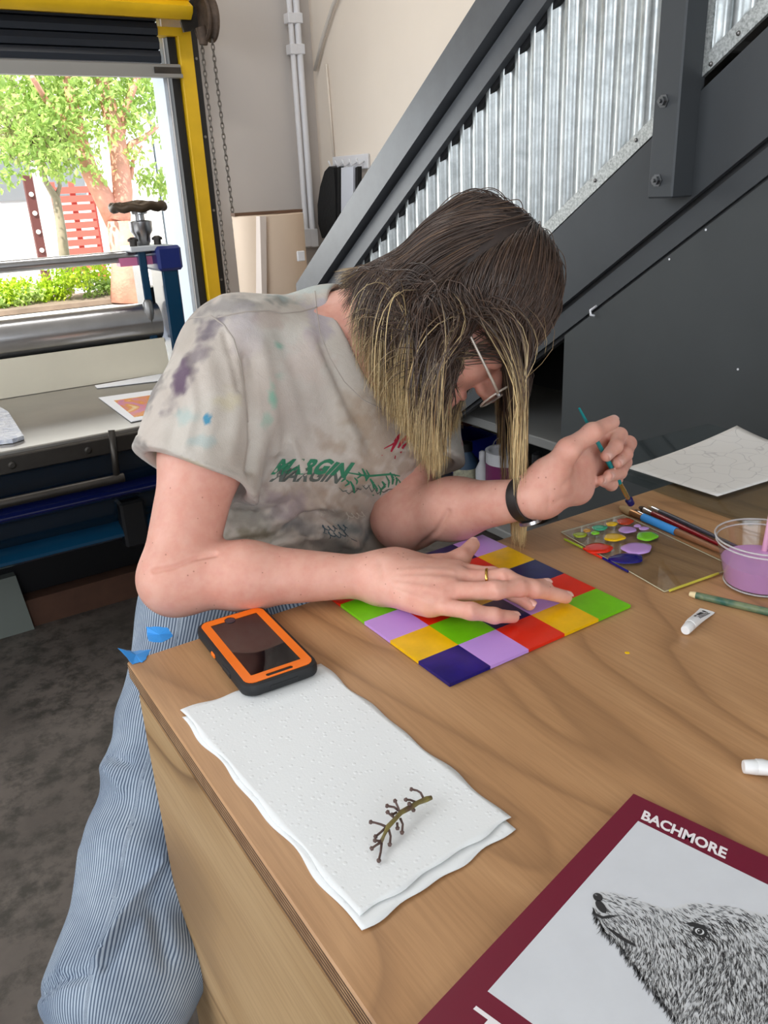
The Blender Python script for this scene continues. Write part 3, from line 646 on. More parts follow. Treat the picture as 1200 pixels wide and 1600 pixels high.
# ---------------------------------------------------------------- work table (plywood box)
ZT = .90
tx0, ty1, tx1, ty0 = .158, .776, 1.75, -.35
tb = thing('work_table', 'large box-shaped plywood work table with worn varnished top', 'table', (.9, .2, 0))
MB().box(((tx0 + tx1) / 2, (ty0 + ty1) / 2, ZT - .010), (tx1 - tx0, ty1 - ty0, .020), bev=.0015).build('tabletop', [M['wood_top'], M['ply_edge']], tb)
tbo = bpy.data.objects['tabletop']
for p_ in tbo.data.polygons:
    if abs(p_.normal.z) < .3: p_.material_index = 1
MB().box(((tx0 + tx1) / 2 + .003, (ty0 + ty1) / 2, ZT - .0305), (tx1 - tx0 - .006, ty1 - ty0 - .006, .019), bev=.001).build('sub_top', M['ply_edge'], tb)
MB().box((tx0 + .014, (ty0 + ty1) / 2, (ZT - .04) / 2), (.018, ty1 - ty0 - .012, ZT - .04)).build('side_panel', M['wood_side'], tb)
MB().box((tx1 - .014, (ty0 + ty1) / 2, (ZT - .04) / 2), (.018, ty1 - ty0 - .012, ZT - .04)).build('side_panel', M['wood_side'], tb)
MB().box(((tx0 + tx1) / 2, ty1 - .35, (ZT - .04) / 2), (tx1 - tx0 - .05, .018, ZT - .04)).build('back_panel', M['wood_side'], tb)
MB().box(((tx0 + tx1) / 2, ty0 + .02, (ZT - .04) / 2), (tx1 - tx0 - .05, .018, ZT - .04)).build('front_panel', M['wood_side'], tb)

def onT(u, v, z=ZT): p = atz(u, v, z); return np.array([p[0], p[1], z])
# blue painter's tape
tapem = mat('painters_tape', srgb(52, 148, 226), .6, bump=.3, bscale=90)
def torn(px, name, lab, dz):
    R_ = random.Random(len(px) + int(px[0][0])); pts = []
    for i in range(len(px)):
        a = np.array(px[i], float); b = np.array(px[(i + 1) % len(px)], float); n = 5
        for k in range(n):
            p = a + (b - a) * k / n; pts.append((p[0] + R_.uniform(-1, 1), p[1] + R_.uniform(-1, 1)))
    top = [atz(u, v, ZT + dz(u, v)) for u, v in pts]; m = MB(); n = len(top); c = sum(top) / n
    m.add(top + [c] + [p - np.array([0, 0, .0006]) for p in top] + [c - np.array([0, 0, .0006])], [(i, (i + 1) % n, n) for i in range(n)] + [(n + 1 + (i + 1) % n, n + 1 + i, 2 * n + 1) for i in range(n)] + [(i, n + 1 + i, n + 1 + (i + 1) % n, (i + 1) % n) for i in range(n)])
    m.build(name, tapem, label=lab, cat='tape')
torn(((228, 979), (262, 980), (270, 994), (252, 1004), (232, 1002)), 'painters_tape', 'torn blue tape scrap curling off the back table edge', lambda u, v: .002 + max(0, (990 - v)) * .0006)
torn(((184, 1012), (207, 1018), (236, 1014), (226, 1033), (207, 1037)), 'painters_tape', 'torn blue tape scrap hanging over the table corner', lambda u, v: .001 + max(0, 207 - u) * .0006)

# checkered painted glass panel, 10 inches square
LIL, NAV, RED, YEL, GRN = [mat('paint_' + n, c, .28, var=v, vscale=28, bump=.08, bscale=120) for n, c, v in
    (('lilac', srgb(196, 152, 230), .02), ('navy', srgb(14, 10, 112), .30), ('red', srgb(222, 38, 14), .06), ('yellow', srgb(240, 188, 0), .12), ('green', srgb(112, 196, 16), .10))]
NAV2 = mat('paint_navy_dry', srgb(22, 26, 84), .3, var=.3, vscale=30)
a0 = math.radians(.86); pa_ = np.array([math.cos(a0), math.sin(a0), 0]); pb_ = np.array([-math.sin(a0), math.cos(a0), 0]); P0 = np.array([.3985, .5385, ZT]); ps = .2535
rows = ['NLRYG', 'YGNLR', 'LRYGN', 'GNLRY', 'RYGNL']; ix = dict(N=0, L=1, R=2, Y=3, G=4)
m = MB(); n = 5
for j in range(n):
    for i in range(n):
        c = ix[rows[j][i]]; c = 6 if (c == 0 and (j, i) in ((1, 2), (2, 4), (4, 3))) else c
        v = [P0 + pa_ * ps * (i + di) / n + pb_ * ps * (j + dj) / n + [0, 0, .0042] for di, dj in ((0, 0), (1, 0), (1, 1), (0, 1))]
        m.add(v, [(0, 1, 2, 3)], c)
for i in range(n):
    for A, B, k, row in ((P0 + pa_ * ps * i / n, P0 + pa_ * ps * (i + 1) / n, 5, rows[0][i]), (P0 + pa_ * ps + pb_ * ps * i / n, P0 + pa_ * ps + pb_ * ps * (i + 1) / n, 5, rows[i][4]), (P0 + pb_ * ps * (i + 1) / n, P0 + pb_ * ps * i / n, 5, rows[i][0]), (P0 + pb_ * ps + pa_ * ps * (i + 1) / n, P0 + pb_ * ps + pa_ * ps * i / n, 5, rows[4][i])):
        m.add([A + [0, 0, .0006], B + [0, 0, .0006], B + [0, 0, .0042], A + [0, 0, .0042]], [(0, 1, 2, 3)], ix[row])
m.add([P0 + [0, 0, .0006], P0 + pa_ * ps + [0, 0, .0006], P0 + (pa_ + pb_) * ps + [0, 0, .0006], P0 + pb_ * ps + [0, 0, .0006]], [(3, 2, 1, 0)], 0)
m.build('checkered_panel', [NAV, LIL, RED, YEL, GRN, GRN, NAV2], label='square panel painted in a five by five grid of bright colours under the flat hand', cat='painting', fix=False)

# phone in an orange and black case
def rrect(w, h, r, n=6):
    P = []
    for cx, cy, a in ((w - r, h - r, 0), (r, h - r, 90), (r, r, 180), (w - r, r, 270)):
        for k in range(n + 1):
            t = math.radians(a + 90 * k / n); P.append((cx + r * math.cos(t), cy + r * math.sin(t)))
    return P
ag = math.radians(-2.3); fa = np.array([math.cos(ag), math.sin(ag), 0]); fb = np.array([-math.sin(ag), math.cos(ag), 0]); F0 = np.array([.229, .6315, ZT + .0022])
def fp(x, y, z): return F0 + fa * x + fb * y + np.array([0, 0, z])
PW, PH, PT = .080, .149, .0135
ph = thing('smartphone', 'smartphone in a bright orange and black rugged case, screen off', 'smartphone', fp(PW / 2, PH / 2, 0))
def shell(layers, mt, name, m_=None):
    mm = MB(); n = None
    for k, (ins, r, z) in enumerate(layers):
        P = rrect(PW - 2 * ins, PH - 2 * ins, r); n = len(P); mm.v += [tuple(fp(x + ins, y + ins, z)) for x, y in P]
        if k:
            o = (k - 1) * n
            for i in range(n): mm.f.append((o + i, o + (i + 1) % n, o + n + (i + 1) % n, o + n + i)); mm.m.append(0)
    mm.f += [tuple(range(n))[::-1], tuple((len(layers) - 1) * n + i for i in range(n))]; mm.m += [0, 0]
    return mm.build(name, mt, ph, auto=50)
rubber = mat('case_black', srgb(26, 28, 31), .6)
orange = mat('case_orange', srgb(255, 122, 10), .42)
shell([(.003, .012, 0), (.0004, .013, .002), (0, .013, .004), (0, .013, .009), (.001, .013, .0125), (.004, .012, PT)], rubber, 'rubber_case')
for yy in (.03, .118):     # grip bumps at the corners of the case
    pass
bz = MB()
outer = rrect(PW - .0086, PH - .0096, .009); outer = [(x + .0043, y + .0048) for x, y in outer]
sx0, sx1, sy0, sy1 = .0135, PW - .0135, .0175, PH - .0155
# orange bezel: plate with screen window, a dip around the round lens window and a speaker slot
zt_ = PT + .0006
win = []
nb = 20
for (x, y) in ((sx1, sy1), (sx1, sy0), (sx0, sy0), (sx0, sy1)): pass
def grid_plate(inside, x0, x1, y0, y1, st, z0, z1, mt, name):
    X = np.arange(x0, x1 + st / 2, st); Y = np.arange(y0, y1 + st / 2, st); mm = MB(); idx = {}
    def vid(i, j, k):
        if (i, j, k) not in idx: idx[(i, j, k)] = len(mm.v); mm.v.append(tuple(fp(X[i], Y[j], z1 if k else z0)))
        return idx[(i, j, k)]
    on = lambda i, j: 0 <= i < len(X) - 1 and 0 <= j < len(Y) - 1 and inside((X[i] + X[i + 1]) / 2, (Y[j] + Y[j + 1]) / 2)
    for i in range(len(X) - 1):
        for j in range(len(Y) - 1):
            if not on(i, j): continue
            mm.f.append((vid(i, j, 1), vid(i + 1, j, 1), vid(i + 1, j + 1, 1), vid(i, j + 1, 1))); mm.m.append(0)
            for (di, dj, a, b) in ((-1, 0, (i, j), (i, j + 1)), (1, 0, (i + 1, j), (i + 1, j + 1)), (0, -1, (i, j), (i + 1, j)), (0, 1, (i, j + 1), (i + 1, j + 1))):
                if not on(i + di, j + dj): mm.f.append((vid(*a, 0), vid(*b, 0), vid(*b, 1), vid(*a, 1))); mm.m.append(0)
    return mm.build(name, mt, ph, fix=True)
def inr(x, y, x0, x1, y0, y1, r):
    cx = min(max(x, x0 + r), x1 - r); cy = min(max(y, y0 + r), y1 - r); return (x - cx) ** 2 + (y - cy) ** 2 <= r * r + 1e-12
def bez(x, y):
    if not inr(x, y, .0045, PW - .0045, .005, PH - .005, .010): return False
    if inr(x, y, sx0, sx1, sy0, sy1, .0012): return False
    if (x - PW / 2 + .004) ** 2 + (y - sy1 - .001) ** 2 < .0060 ** 2: return False
    if inr(x, y, PW / 2 - .014, PW / 2 + .014, .0075, .0125, .002): return False
    return True
grid_plate(bez, .0045, PW - .0045, .005, PH - .005, .0005, PT - .001, PT + .0008, orange, 'orange_bezel')
screen = mat('phone_screen', srgb(16, 14, 18), .04, spec=.8)
MB().prism([fp(x, y, PT - .0006) for x, y in ((sx0 - .003, .006), (sx1 + .003, .006), (sx1 + .003, PH - .007), (sx0 - .003, PH - .007))], (0, 0, .0008)).build('screen', screen, ph)
MB().lathe(fp(PW / 2 - .004, sy1 - .0005, PT - .0003), [(.0055, 0), (.0055, .0012), (.0042, .0014)], 24).build('lens_ring', mat('lens_dark', srgb(60, 50, 58), .2), ph, auto=40)
MB().box(fp(-.0003, .088, .0065), (.0022, .010, .0045), ax=[fa, fb, (0, 0, 1)], bev=.0008).build('side_button', orange, ph)
MB().box(fp(-.0001, .05, .0065), (.0016, .022, .006), ax=[fa, fb, (0, 0, 1)], bev=.0006).build('side_grip', rubber, ph)
MB().box(fp(PW / 2, .0004, .006), (.03, .002, .005), ax=[fa, fb, (0, 0, 1)], bev=.0006).build('port_flap', rubber, ph)

# folded paper towel, two plies
def towel_mat():
    t = NT('paper_towel'); vor = t.new('ShaderNodeTexVoronoi'); vor.inputs['Scale'].default_value = 150; t.l(t.co(), vor.inputs[0])
    dots = t.ramp(vor.outputs['Distance'], [(.12, (1, 1, 1, 1)), (.28, (0, 0, 0, 1))]); t.set(Base_Color=srgb(236, 238, 238), Roughness=.95)
    fi = t.noise(500, 2); h = t.math('ADD', t.math('MULTIPLY', dots, .8), t.math('MULTIPLY', fi, .35)); t.bump(h, .35, .0007); return t.m
tw = towel_mat()
def towel_layer(c, z, lift, seed, name, nu=34, nv=60):
    c = [onT(u, v)[:2] for u, v in c]; R_ = np.random.RandomState(seed); V = []; F = []
    ph_ = R_.rand(4) * 6
    for j in range(nv + 1):
        for i in range(nu + 1):
            s, t_ = i / nu, j / nv
            p = (1 - s) * (1 - t_) * c[0] + s * (1 - t_) * c[1] + s * t_ * c[2] + (1 - s) * t_ * c[3]
            e = min(s, 1 - s, t_ , 1 - t_)
            wob = .0012 * (math.sin(17 * t_ + ph_[0]) + math.sin(29 * t_ + ph_[1])) * (1 if s in (0, 1) else 0)
            wob2 = .0010 * (math.sin(13 * s + ph_[2]) + math.sin(23 * s + ph_[3])) * (1 if t_ in (0, 1) else 0)
            zz_ = z + lift * (max(0, t_ - .8) / .2) ** 2 * (.8 + .2 * math.sin(5 * s + ph_[1])) + .0004 * math.sin(9 * t_ + 4 * s + ph_[0]) * min(1, e * 8) * (0 if t_ < .14 else 1) + .0006
            V.append((p[0] + wob, p[1] + wob2, zz_))
    W_ = nu + 1; n0 = len(V); V += [(x, y, zz_ - .0006) for x, y, zz_ in V]
    for j in range(nv):
        for i in range(nu):
            a = j * W_ + i; F += [(a, a + W_, a + W_ + 1, a + 1), (n0 + a, n0 + a + 1, n0 + a + W_ + 1, n0 + a + W_)]
    bd = [i for i in range(nu)] + [j * W_ + nu for j in range(nv)] + [nv * W_ + nu - i for i in range(nu)] + [(nv - j) * W_ for j in range(nv)]
    for k in range(len(bd)): a, b = bd[k], bd[(k + 1) % len(bd)]; F.append((a, b, n0 + b, n0 + a))
    return link_mesh(name, np.array(V), F, tw, towel, True)
towel = thing('paper_towel', 'folded white embossed paper towel lying under the phone end', 'paper towel', onT(540, 1250))
towel_layer(((284, 1122), (500, 1048), (806, 1298), (566, 1457)), ZT + .0002, .0015, 2, 'lower_ply')
towel_layer(((282, 1112), (502, 1040), (800, 1283), (563, 1437)), ZT + .0014, .0022, 5, 'upper_ply')

# bare grape stem on the towel
zt2 = ZT + .0045
tg = thing('grape_stem', 'small bare brown grape stem with stubby twigs on the paper towel', 'grape stem', atz(630, 1290, zt2))
def gp(x, y, h=.0): u = 560 + x * 160 / 1200; v = 1200 + y * 170 / 1275; return atz(u, v, zt2 + h)
gm = (lambda t: (t.set(Base_Color=t.ramp(t.noise(120, 3), [(.3, srgb(86, 64, 50)), (.65, srgb(128, 118, 58))]), Roughness=.6), t.m)[-1])(NT('stem_brown_green'))
gm2 = mat('twig_brown', srgb(92, 70, 64), .6, var=.2, vscale=200)
main = [(860, 345, .004), (800, 365, .004), (700, 405, .005), (610, 460, .006), (500, 520, .007), (430, 600, .008), (345, 690, .007), (300, 790, .005), (262, 870, .003)]
MB().tube([gp(*p) for p in main], [.0016, .0022, .0018, .0021, .0019, .0017, .0019, .0012, .0016], 8).build('main_stem', gm, tg, smooth=True)
twigs = [[(760, 350, .005), (730, 290, .008), (690, 265, .009), (625, 250, .010)], [(680, 405, .005), (610, 375, .008), (560, 372, .010)], [(485, 520, .007), (460, 450, .010), (432, 390, .012)],
         [(470, 500, .007), (420, 460, .009), (340, 445, .010)], [(440, 600, .007), (390, 560, .009), (345, 520, .011)], [(490, 590, .006), (520, 660, .004), (512, 750, .002)], [(455, 640, .006), (458, 700, .004)],
         [(330, 690, .007), (260, 660, .008), (190, 640, .010), (150, 635, .010)], [(320, 700, .006), (260, 755, .004), (205, 800, .003)], [(355, 720, .006), (378, 800, .003), (368, 890, .001)],
         [(262, 860, .004), (200, 850, .006)], [(255, 875, .004), (200, 910, .003), (160, 940, .002)], [(272, 880, .003), (262, 980, .001), (240, 1080, .0005)], [(610, 470, .006), (598, 425, .009)], [(600, 470, .005), (640, 490, .003)], [(450, 520, .006), (400, 545, .006)]]
for tw_ in twigs:
    P_ = [gp(*p) for p in tw_]; n = len(P_); r_ = list(np.linspace(.0010, .0007, n)); e = P_[-1] + nrm(P_[-1] - P_[-2]) * .0016
    MB().tube(P_[:-1] + [P_[-1] - nrm(P_[-1] - P_[-2]) * .001, P_[-1], e], r_[:-1] + [.0009, .0018, .0012], 7).build('twig', gm2, tg, smooth=True)

# palette: clear sheet of glass with paint blobs
g3 = np.array([.7385, .7395]); gB = onT(1038, 927)[:2]; gT = onT(974, 807)[:2]
gR = gB + (gT - g3) * 1.0 + 0; gq = [g3, gB, gB + (gT - g3) * 1.05, gT]
clear = glass('clear_glass', (.93, .95, .94, 1)); 
pl = thing('glass_palette', 'small sheet of clear glass with round blobs of paint', 'palette', (*(sum(gq) / 4), ZT))
edge = mat('glass_edge', srgb(196, 190, 160), .15)
mb = MB().prism([(*p, ZT + .0008) for p in gq], (0, 0, .0032)); mb.build('glass_sheet', clear, pl)
for k in range(4):
    a = np.array([*gq[k], ZT + .0022]); b_ = np.array([*gq[(k + 1) % 4], ZT + .0022])
    MB().tube([a, b_], .0007, 6).build('ground_edge', edge, pl)
def blob(u, v, ru, rv, mt, seed, nm='paint_blob', zz=.0042, lab=None):
    R_ = random.Random(seed); n = 26; ph1, ph2 = R_.random() * 6, R_.random() * 6; m_ = MB(); L = []
    for lay, (s, h) in enumerate(((1.0, 0), (.97, .0009), (.7, .0014), (.3, .0014))):
        for k in range(n):
            a = 2 * math.pi * k / n; rr_ = s * (1 + .05 * math.sin(3 * a + ph1) + .04 * math.sin(5 * a + ph2))
            p = atz(u + ru * rr_ * math.cos(a), v + rv * rr_ * math.sin(a), ZT + zz); m_.v.append((p[0], p[1], ZT + zz + h))
    for q in range(3):
        for k in range(n): m_.f.append((q * n + k, q * n + (k + 1) % n, (q + 1) * n + (k + 1) % n, (q + 1) * n + k)); m_.m.append(0)
    m_.f.append(tuple(3 * n + k for k in range(n))); m_.m.append(0)
    return m_.build(nm, mt, pl, smooth=True, label=lab)
def wet(n, c): return mat('wet_' + n, c, .15, spec=.6)
wr, wy, wl, wn, wg, wo, wt, wol = wet('red', srgb(228, 44, 20)), wet('yellow', srgb(246, 200, 6)), wet('lilac', srgb(200, 158, 226)), wet('navy', srgb(20, 14, 110)), wet('green', srgb(128, 214, 40)), wet('rust', srgb(196, 64, 24)), wet('teal', srgb(60, 176, 134)), wet('olive', srgb(164, 184, 40))
ylw2 = wet('ochre', srgb(210, 150, 40))
for i, (u, v, a, b_, mt, nm) in enumerate(((935, 857, 22, 8, wr, 'red'), (960, 840, 17, 6, wy, 'yellow'), (995, 857, 24, 9, wl, 'lilac'), (979, 873, 27, 8, wn, 'navy'), (1011, 838, 17, 7, wg, 'bright green'), (980, 828, 14, 5, wl, 'lilac'),
        (977, 815, 13, 5, wo, 'rust red'), (956, 819, 9, 3.2, wy, 'yellow'), (937, 825, 12, 4, wt, 'teal'), (906, 836, 11, 4, wol, 'olive'), (930, 833, 7, 2.6, wg, 'bright green'), (917, 829, 6, 2.6, ylw2, 'ochre'), (996, 822, 5.5, 2.2, wl, 'lilac'), (1006, 826, 8, 2.4, wl, 'pale lilac'))):
    blob(u, v, a, b_, mt, i + 3, lab=f'{nm} blob of paint')
for (a, b_, mt) in (((912, 860), (941, 875), wr), ((942, 875), (981, 896), wn), ((882, 845), (911, 859), wol), ((1046, 926), (1122, 899), mat('yellow_edge', srgb(206, 196, 70), .3))):
    pa2 = onT(*a); pb2 = onT(*b_); MB().tube([pa2 + [0, 0, .0025], pb2 + [0, 0, .0025]], .0016, 6).build('paint_smear', mt, pl)
pa2 = onT(980, 1020); MB().lathe(pa2 + [0, 0, -.0002], [(.003, 0), (.002, .0006)], 8).build('paint_drip', wy, label='tiny yellow paint fleck on the wood beside the panel', cat='paint spot')

# large acrylic sheet overhanging the far edge, with drawn paper on it
ZA = ZT + .0015
A = [onT(1105, 668)[:2], onT(1201, 690)[:2]]; c1 = onT(970, 752)[:2]; c2 = onT(1132, 810)[:2]
xl = c1[0] * 1.0; left0 = np.array([.962, .95]); 
aq = [np.array([.948, .60]), np.array([.966, .952]), np.array([1.300, .935]), np.array([1.300, .60])]
MB().prism([(*p, ZA) for p in aq], (0, 0, .004)).build('acrylic_sheet', glass('clear_acrylic', (.86, .9, .9, 1), .03, 1.5), label='large clear acrylic sheet overhanging the back of the table', cat='acrylic sheet')
t = NT('drawn_paper'); vor = t.new('ShaderNodeTexVoronoi', feature='DISTANCE_TO_EDGE'); vor.inputs['Scale'].default_value = 26; vor.inputs['Randomness'].default_value = .75
nz = t.new('ShaderNodeTexNoise'); nz.inputs['Scale'].default_value = 9; t.l(t.co(), nz.inputs['Vector'])
vm = t.new('ShaderNodeMix', data_type='RGBA'); vm.inputs[0].default_value = .09; t.l(t.co(), vm.inputs[6]); t.l(nz.outputs['Color'], vm.inputs[7]); t.l(vm.outputs[2], vor.inputs['Vector'])
t.set(Base_Color=t.ramp(vor.outputs['Distance'], [(.0, srgb(206, 202, 200)), (.010, srgb(220, 217, 214)), (.022, srgb(235, 232, 228))]), Roughness=.8)
pq = [onT(977, 737), onT(1120, 781), onT(1204, 756), np.array([1.262, .62, ZT]), np.array([1.275, .862, ZT])]
pq = [onT(978, 737)[:2], onT(1120, 782)[:2], np.array([1.275, .672]), np.array([1.283, .862])]
W_ = 20; V = []; F = []
for j in range(W_ + 1):
    for i in range(W_ + 1):
        s, q_ = i / W_, j / W_; p = (1 - s) * (1 - q_) * pq[0] + s * (1 - q_) * pq[1] + s * q_ * pq[2] + (1 - s) * q_ * pq[3]
        zz_ = ZA + .0052 + .010 * max(0, (1 - s) * 1.6 - .6) ** 2 * (q_ - .15) ** 2 * 2
        V.append((p[0], p[1], zz_))
n0 = len(V); V += [(x, y, z_ - .0005) for x, y, z_ in V]
for j in range(W_):
    for i in range(W_): a = j * (W_ + 1) + i; F += [(a, a + W_ + 1, a + W_ + 2, a + 1), (n0 + a, n0 + a + 1, n0 + a + W_ + 2, n0 + a + W_ + 1)]
bd = [i for i in range(W_)] + [j * (W_ + 1) + W_ for j in range(W_)] + [W_ * (W_ + 1) + W_ - i for i in range(W_)] + [(W_ - j) * (W_ + 1) for j in range(W_)]
for k in range(len(bd)): a, b_ = bd[k], bd[(k + 1) % len(bd)]; F.append((a, b_, n0 + b_, n0 + a))
link_mesh('drawing_paper', np.array(V), F, t.m, None, True, 'white sheet with a faint pencil pattern on the acrylic sheet', 'paper')

# brushes
def brush(pts, lab, hcol, hr, ferr, bcol, bl, fl, group=None, tape=None, tipf=.45, flat=1.0, ferc=None, z=None, bw=1.0, up=None):
    """pts: world points tip -> end of handle"""
    a, b_ = np.array(pts[0], float), np.array(pts[-1], float); d = nrm(b_ - a); L = np.linalg.norm(b_ - a)
    t_ = thing('paintbrush', lab, 'paintbrush', (a + b_) / 2, group)
    hm = hcol
    MB().tube([a, a + d * bl * .35, a + d * bl * .8, a + d * bl], [hr * tipf * bw, hr * .85 * bw, hr * .95 * bw, hr * .8], 12, flat=flat, up=up).build('bristles', bcol, t_, auto=60)
    MB().tube([a + d * bl * .95, a + d * (bl + fl * .5), a + d * (bl + fl)], [hr * .85, hr * .9, hr * .8], 12, up=up).build('ferrule', ferc or M['steel'], t_, auto=60)
    s = bl + fl - .002; R_ = L - s
    MB().tube([a + d * (s + R_ * q) for q in (0, .06, .2, .5, .85, 1)], [hr * .75, hr * .95, hr, hr * .85, hr * .6, hr * .4], 12, up=up).build('handle', hm, t_, auto=60)
    if tape: MB().tube([a + d * tape[0], a + d * tape[1]], hr * 1.08, 14, up=up).build('tape_wrap', tapem, t_, auto=60)
    return t_
tan = mat('bristle_tan', srgb(176, 146, 104), .8, bump=.4, bscale=600)
G_ = None
a, b_ = onT(969, 798), onT(1124, 866); r_ = .0052; d_ = (b_ - a)
brush([a + [0, 0, r_], b_ + d_ * .25 + [0, 0, r_]], 'wide brush with tan bristles and blue tape round its brown handle', mat('handle_brown', srgb(136, 92, 62), .35), r_, 0, tan, .022, .02, tape=(.045, .105), ferc=mat('ferrule_copper', srgb(176, 132, 92), .35, .8), bw=1.3)
a, b_ = onT(999, 797), onT(1122, 855); d_ = (b_ - a)
brush([a + [0, 0, .0042], b_ + d_ * .25 + [0, 0, .004]], 'thin brush with a dark red lacquered handle', mat('handle_red', srgb(128, 14, 26), .25), .0040, 0, mat('bristle_dark', srgb(60, 44, 36), .8), .010, .016)
a, b_ = onT(1013, 795), onT(1122, 845); d_ = (b_ - a)
brush([a + [0, 0, .0038], b_ + d_ * .3 + [0, 0, .0038]], 'thin brush with a slate grey handle behind the red one', mat('handle_slate', srgb(58, 58, 70), .35), .0036, 0, tan, .008, .014)
a, b_ = onT(991, 801), onT(1118, 862); d_ = (b_ - a)
brush([a + [0, 0, .0032], b_ + [0, 0, .003]], 'black thin brush lying between the taped and red brushes', mat('handle_black', srgb(20, 22, 24), .3), .003, 0, mat('bristle_black', srgb(30, 28, 26), .8), .008, .012)
a, b_ = onT(1077, 933), onT(1200, 962); d_ = (b_ - a)
gh = (lambda t: (t.set(Base_Color=t.ramp(t.noise(50, 3), [(.4, srgb(34, 84, 70)), (.6, srgb(112, 124, 92))]), Roughness=.4), t.m)[-1])(NT('handle_green'))
tq = thing('paintbrush', 'worn green paintbrush handle in front of the plastic cup', 'paintbrush', (a + b_) / 2)
MB().tube([a + [0, 0, .0042], a + nrm(d_) * .004 + [0, 0, .0042], a + nrm(d_) * .007 + [0, 0, .0042]], [.0028, .0036, .0038], 12).build('wooden_end', mat('bare_wood', srgb(226, 206, 160), .6), tq, auto=50)
MB().tube([a + nrm(d_) * .007 + [0, 0, .0043], a + d_ * .4 + [0, 0, .0043], b_ + d_ * .8 + [0, 0, .0045]], [.0038, .0042, .0045], 12).build('handle', gh, tq, auto=50)

# cup with lilac paint water
bl_ = onT(1130, 905); cc = np.array([*(onT(1185, 912)[:2]), ZT]); 
bottomR, topR, hC = .0385, .0505, .060
cupm = glass('clear_plastic', (.95, .95, .95, 1), .05, 1.45)
cu = thing('plastic_cup', 'clear plastic cup half full of milky lilac paint water', 'cup', cc)
prof = [(bottomR - .002, .0005), (bottomR, .003), (bottomR + (topR - bottomR) * .93, hC * .86), (topR, hC * .9), (topR + .001, hC * .97), (topR + .003, hC * .985), (topR + .003, hC), (topR, hC),
        (topR - .0012, hC * .97), (topR - .0012, hC * .9), (bottomR + (topR - bottomR) * .93 - .0012, hC * .86), (bottomR - .0012, .004), (bottomR - .004, .002)]
MB().lathe(cc, prof, 64).build('cup_wall', cupm, cu, auto=40)
lq = mat('lilac_water', srgb(214, 160, 214), .25, Subsurface_Weight=.3, Subsurface_Radius=(.01, .008, .01))
rl = bottomR + (topR - bottomR) * .48
MB().lathe(cc, [(bottomR - .004, .003), (bottomR - .001, .005), (rl - .001, .030), (rl - .0025, .0302), (.001, .0300)], 64).build('paint_water', lq, cu, auto=40)
rimm = glass('rim_plastic', (.8, .8, .8, 1), .08)
for rr_, zz_ in ((topR + .0022, hC - .0005), (topR + .0005, hC * .90), (bottomR - .0005, .003)):
    MB().tube([cc + [rr_ * math.cos(a), rr_ * math.sin(a), zz_] for a in np.linspace(0, 2 * math.pi, 65)], .0011, 8, cap=False).build('cup_rim', mat('rim_clear', srgb(226, 224, 224), .1, Alpha=.45), cu, smooth=True)
MB().tube([cc + [.02, .012, .006], cc + [.045, .02, .115]], [.003, .0042], 10).build('stirring_brush', mat('handle_pink', srgb(226, 170, 196), .4), label='pale pink brush handle standing in the plastic cup', cat='paintbrush', smooth=True)

# small white paint tubes
def ptube(base, tip, w, lab, text=True, grp=None):
    """base: cap end, tip: crimped end (on the table)"""
    a, b_ = np.array(base, float), np.array(tip, float); d = nrm(b_ - a); sd_ = np.cross([0, 0, 1.], d); L = np.linalg.norm(b_ - a)
    t_ = thing('paint_tube', lab, 'paint tube', (a + b_) / 2, grp); r0 = w * .36
    m_ = MB(); n = 20; st = [(.20, r0, r0), (.3, r0 * 1.05, r0), (.6, w * .43, r0 * .6), (.93, w * .5, .0007), (1, w * .5, .0007)]
    for q, rw_, rh_ in st:
        c = a + d * L * q
        for k in range(n):
            an = 2 * math.pi * k / n; m_.v.append(tuple(c + sd_ * rw_ * math.cos(an) + np.array([0, 0, max(rh_, .0007) + rh_ * math.sin(an) + .0003])))
    for s_ in range(len(st) - 1):
        for k in range(n): m_.f.append((s_ * n + k, s_ * n + (k + 1) % n, (s_ + 1) * n + (k + 1) % n, (s_ + 1) * n + k)); m_.m.append(0)
    m_.f += [tuple(range(n))[::-1], tuple((len(st) - 1) * n + k for k in range(n))]; m_.m += [0, 0]
    tubem = mat('tube_white', srgb(236, 236, 236), .35); body = m_.build('tube_body', tubem, t_, auto=50)
    MB().tube([a + [0, 0, r0], a + d * .001 + [0, 0, r0], a + d * L * .2 + [0, 0, r0], a + d * L * .24 + [0, 0, r0]], [r0 * .78, r0 * .86, r0 * .98, r0 * .7], 20).build('cap', tubem, t_, auto=50)
    if text:
        ink = mat('tube_ink', srgb(30, 30, 40), .6); k_ = MB(); R_ = random.Random(3)
        def surf(q, s_, e=.0005):
            for i in range(len(st) - 1):
                if st[i][0] <= q <= st[i + 1][0]:
                    f = (q - st[i][0]) / (st[i + 1][0] - st[i][0]); rw_ = st[i][1] * (1 - f) + st[i + 1][1] * f; rh_ = st[i][2] * (1 - f) + st[i + 1][2] * f
                    return a + d * L * q + sd_ * s_ * rw_ + np.array([0, 0, .0003 + max(rh_, .0007) + rh_ * math.sqrt(max(0, 1 - s_ * s_)) + e])
        def patch(q0, q1, s0, s1): k_.prism([surf(q0, s0, .0001), surf(q1, s0, .0001), surf(q1, s1, .0001), surf(q0, s1, .0001)], (0, 0, .0002))
        for i in range(9):
            q0 = .55 + i * .028; patch(q0, q0 + .014, -.15, .35)
        for s0 in (-.35, -.55, -.7):
            q = .45
            while q < .88:
                w_ = R_.uniform(.02, .05); patch(q, q + w_, s0, s0 + .08); q += w_ + .015
        patch(.42, .50, .0, .3); patch(.86, .93, -.1, .4)
        k_.build('printed_text', ink, t_)
ptube(onT(1070, 993), onT(1105, 955), .0165, 'small white paint tube with printed black text beside the glass palette')
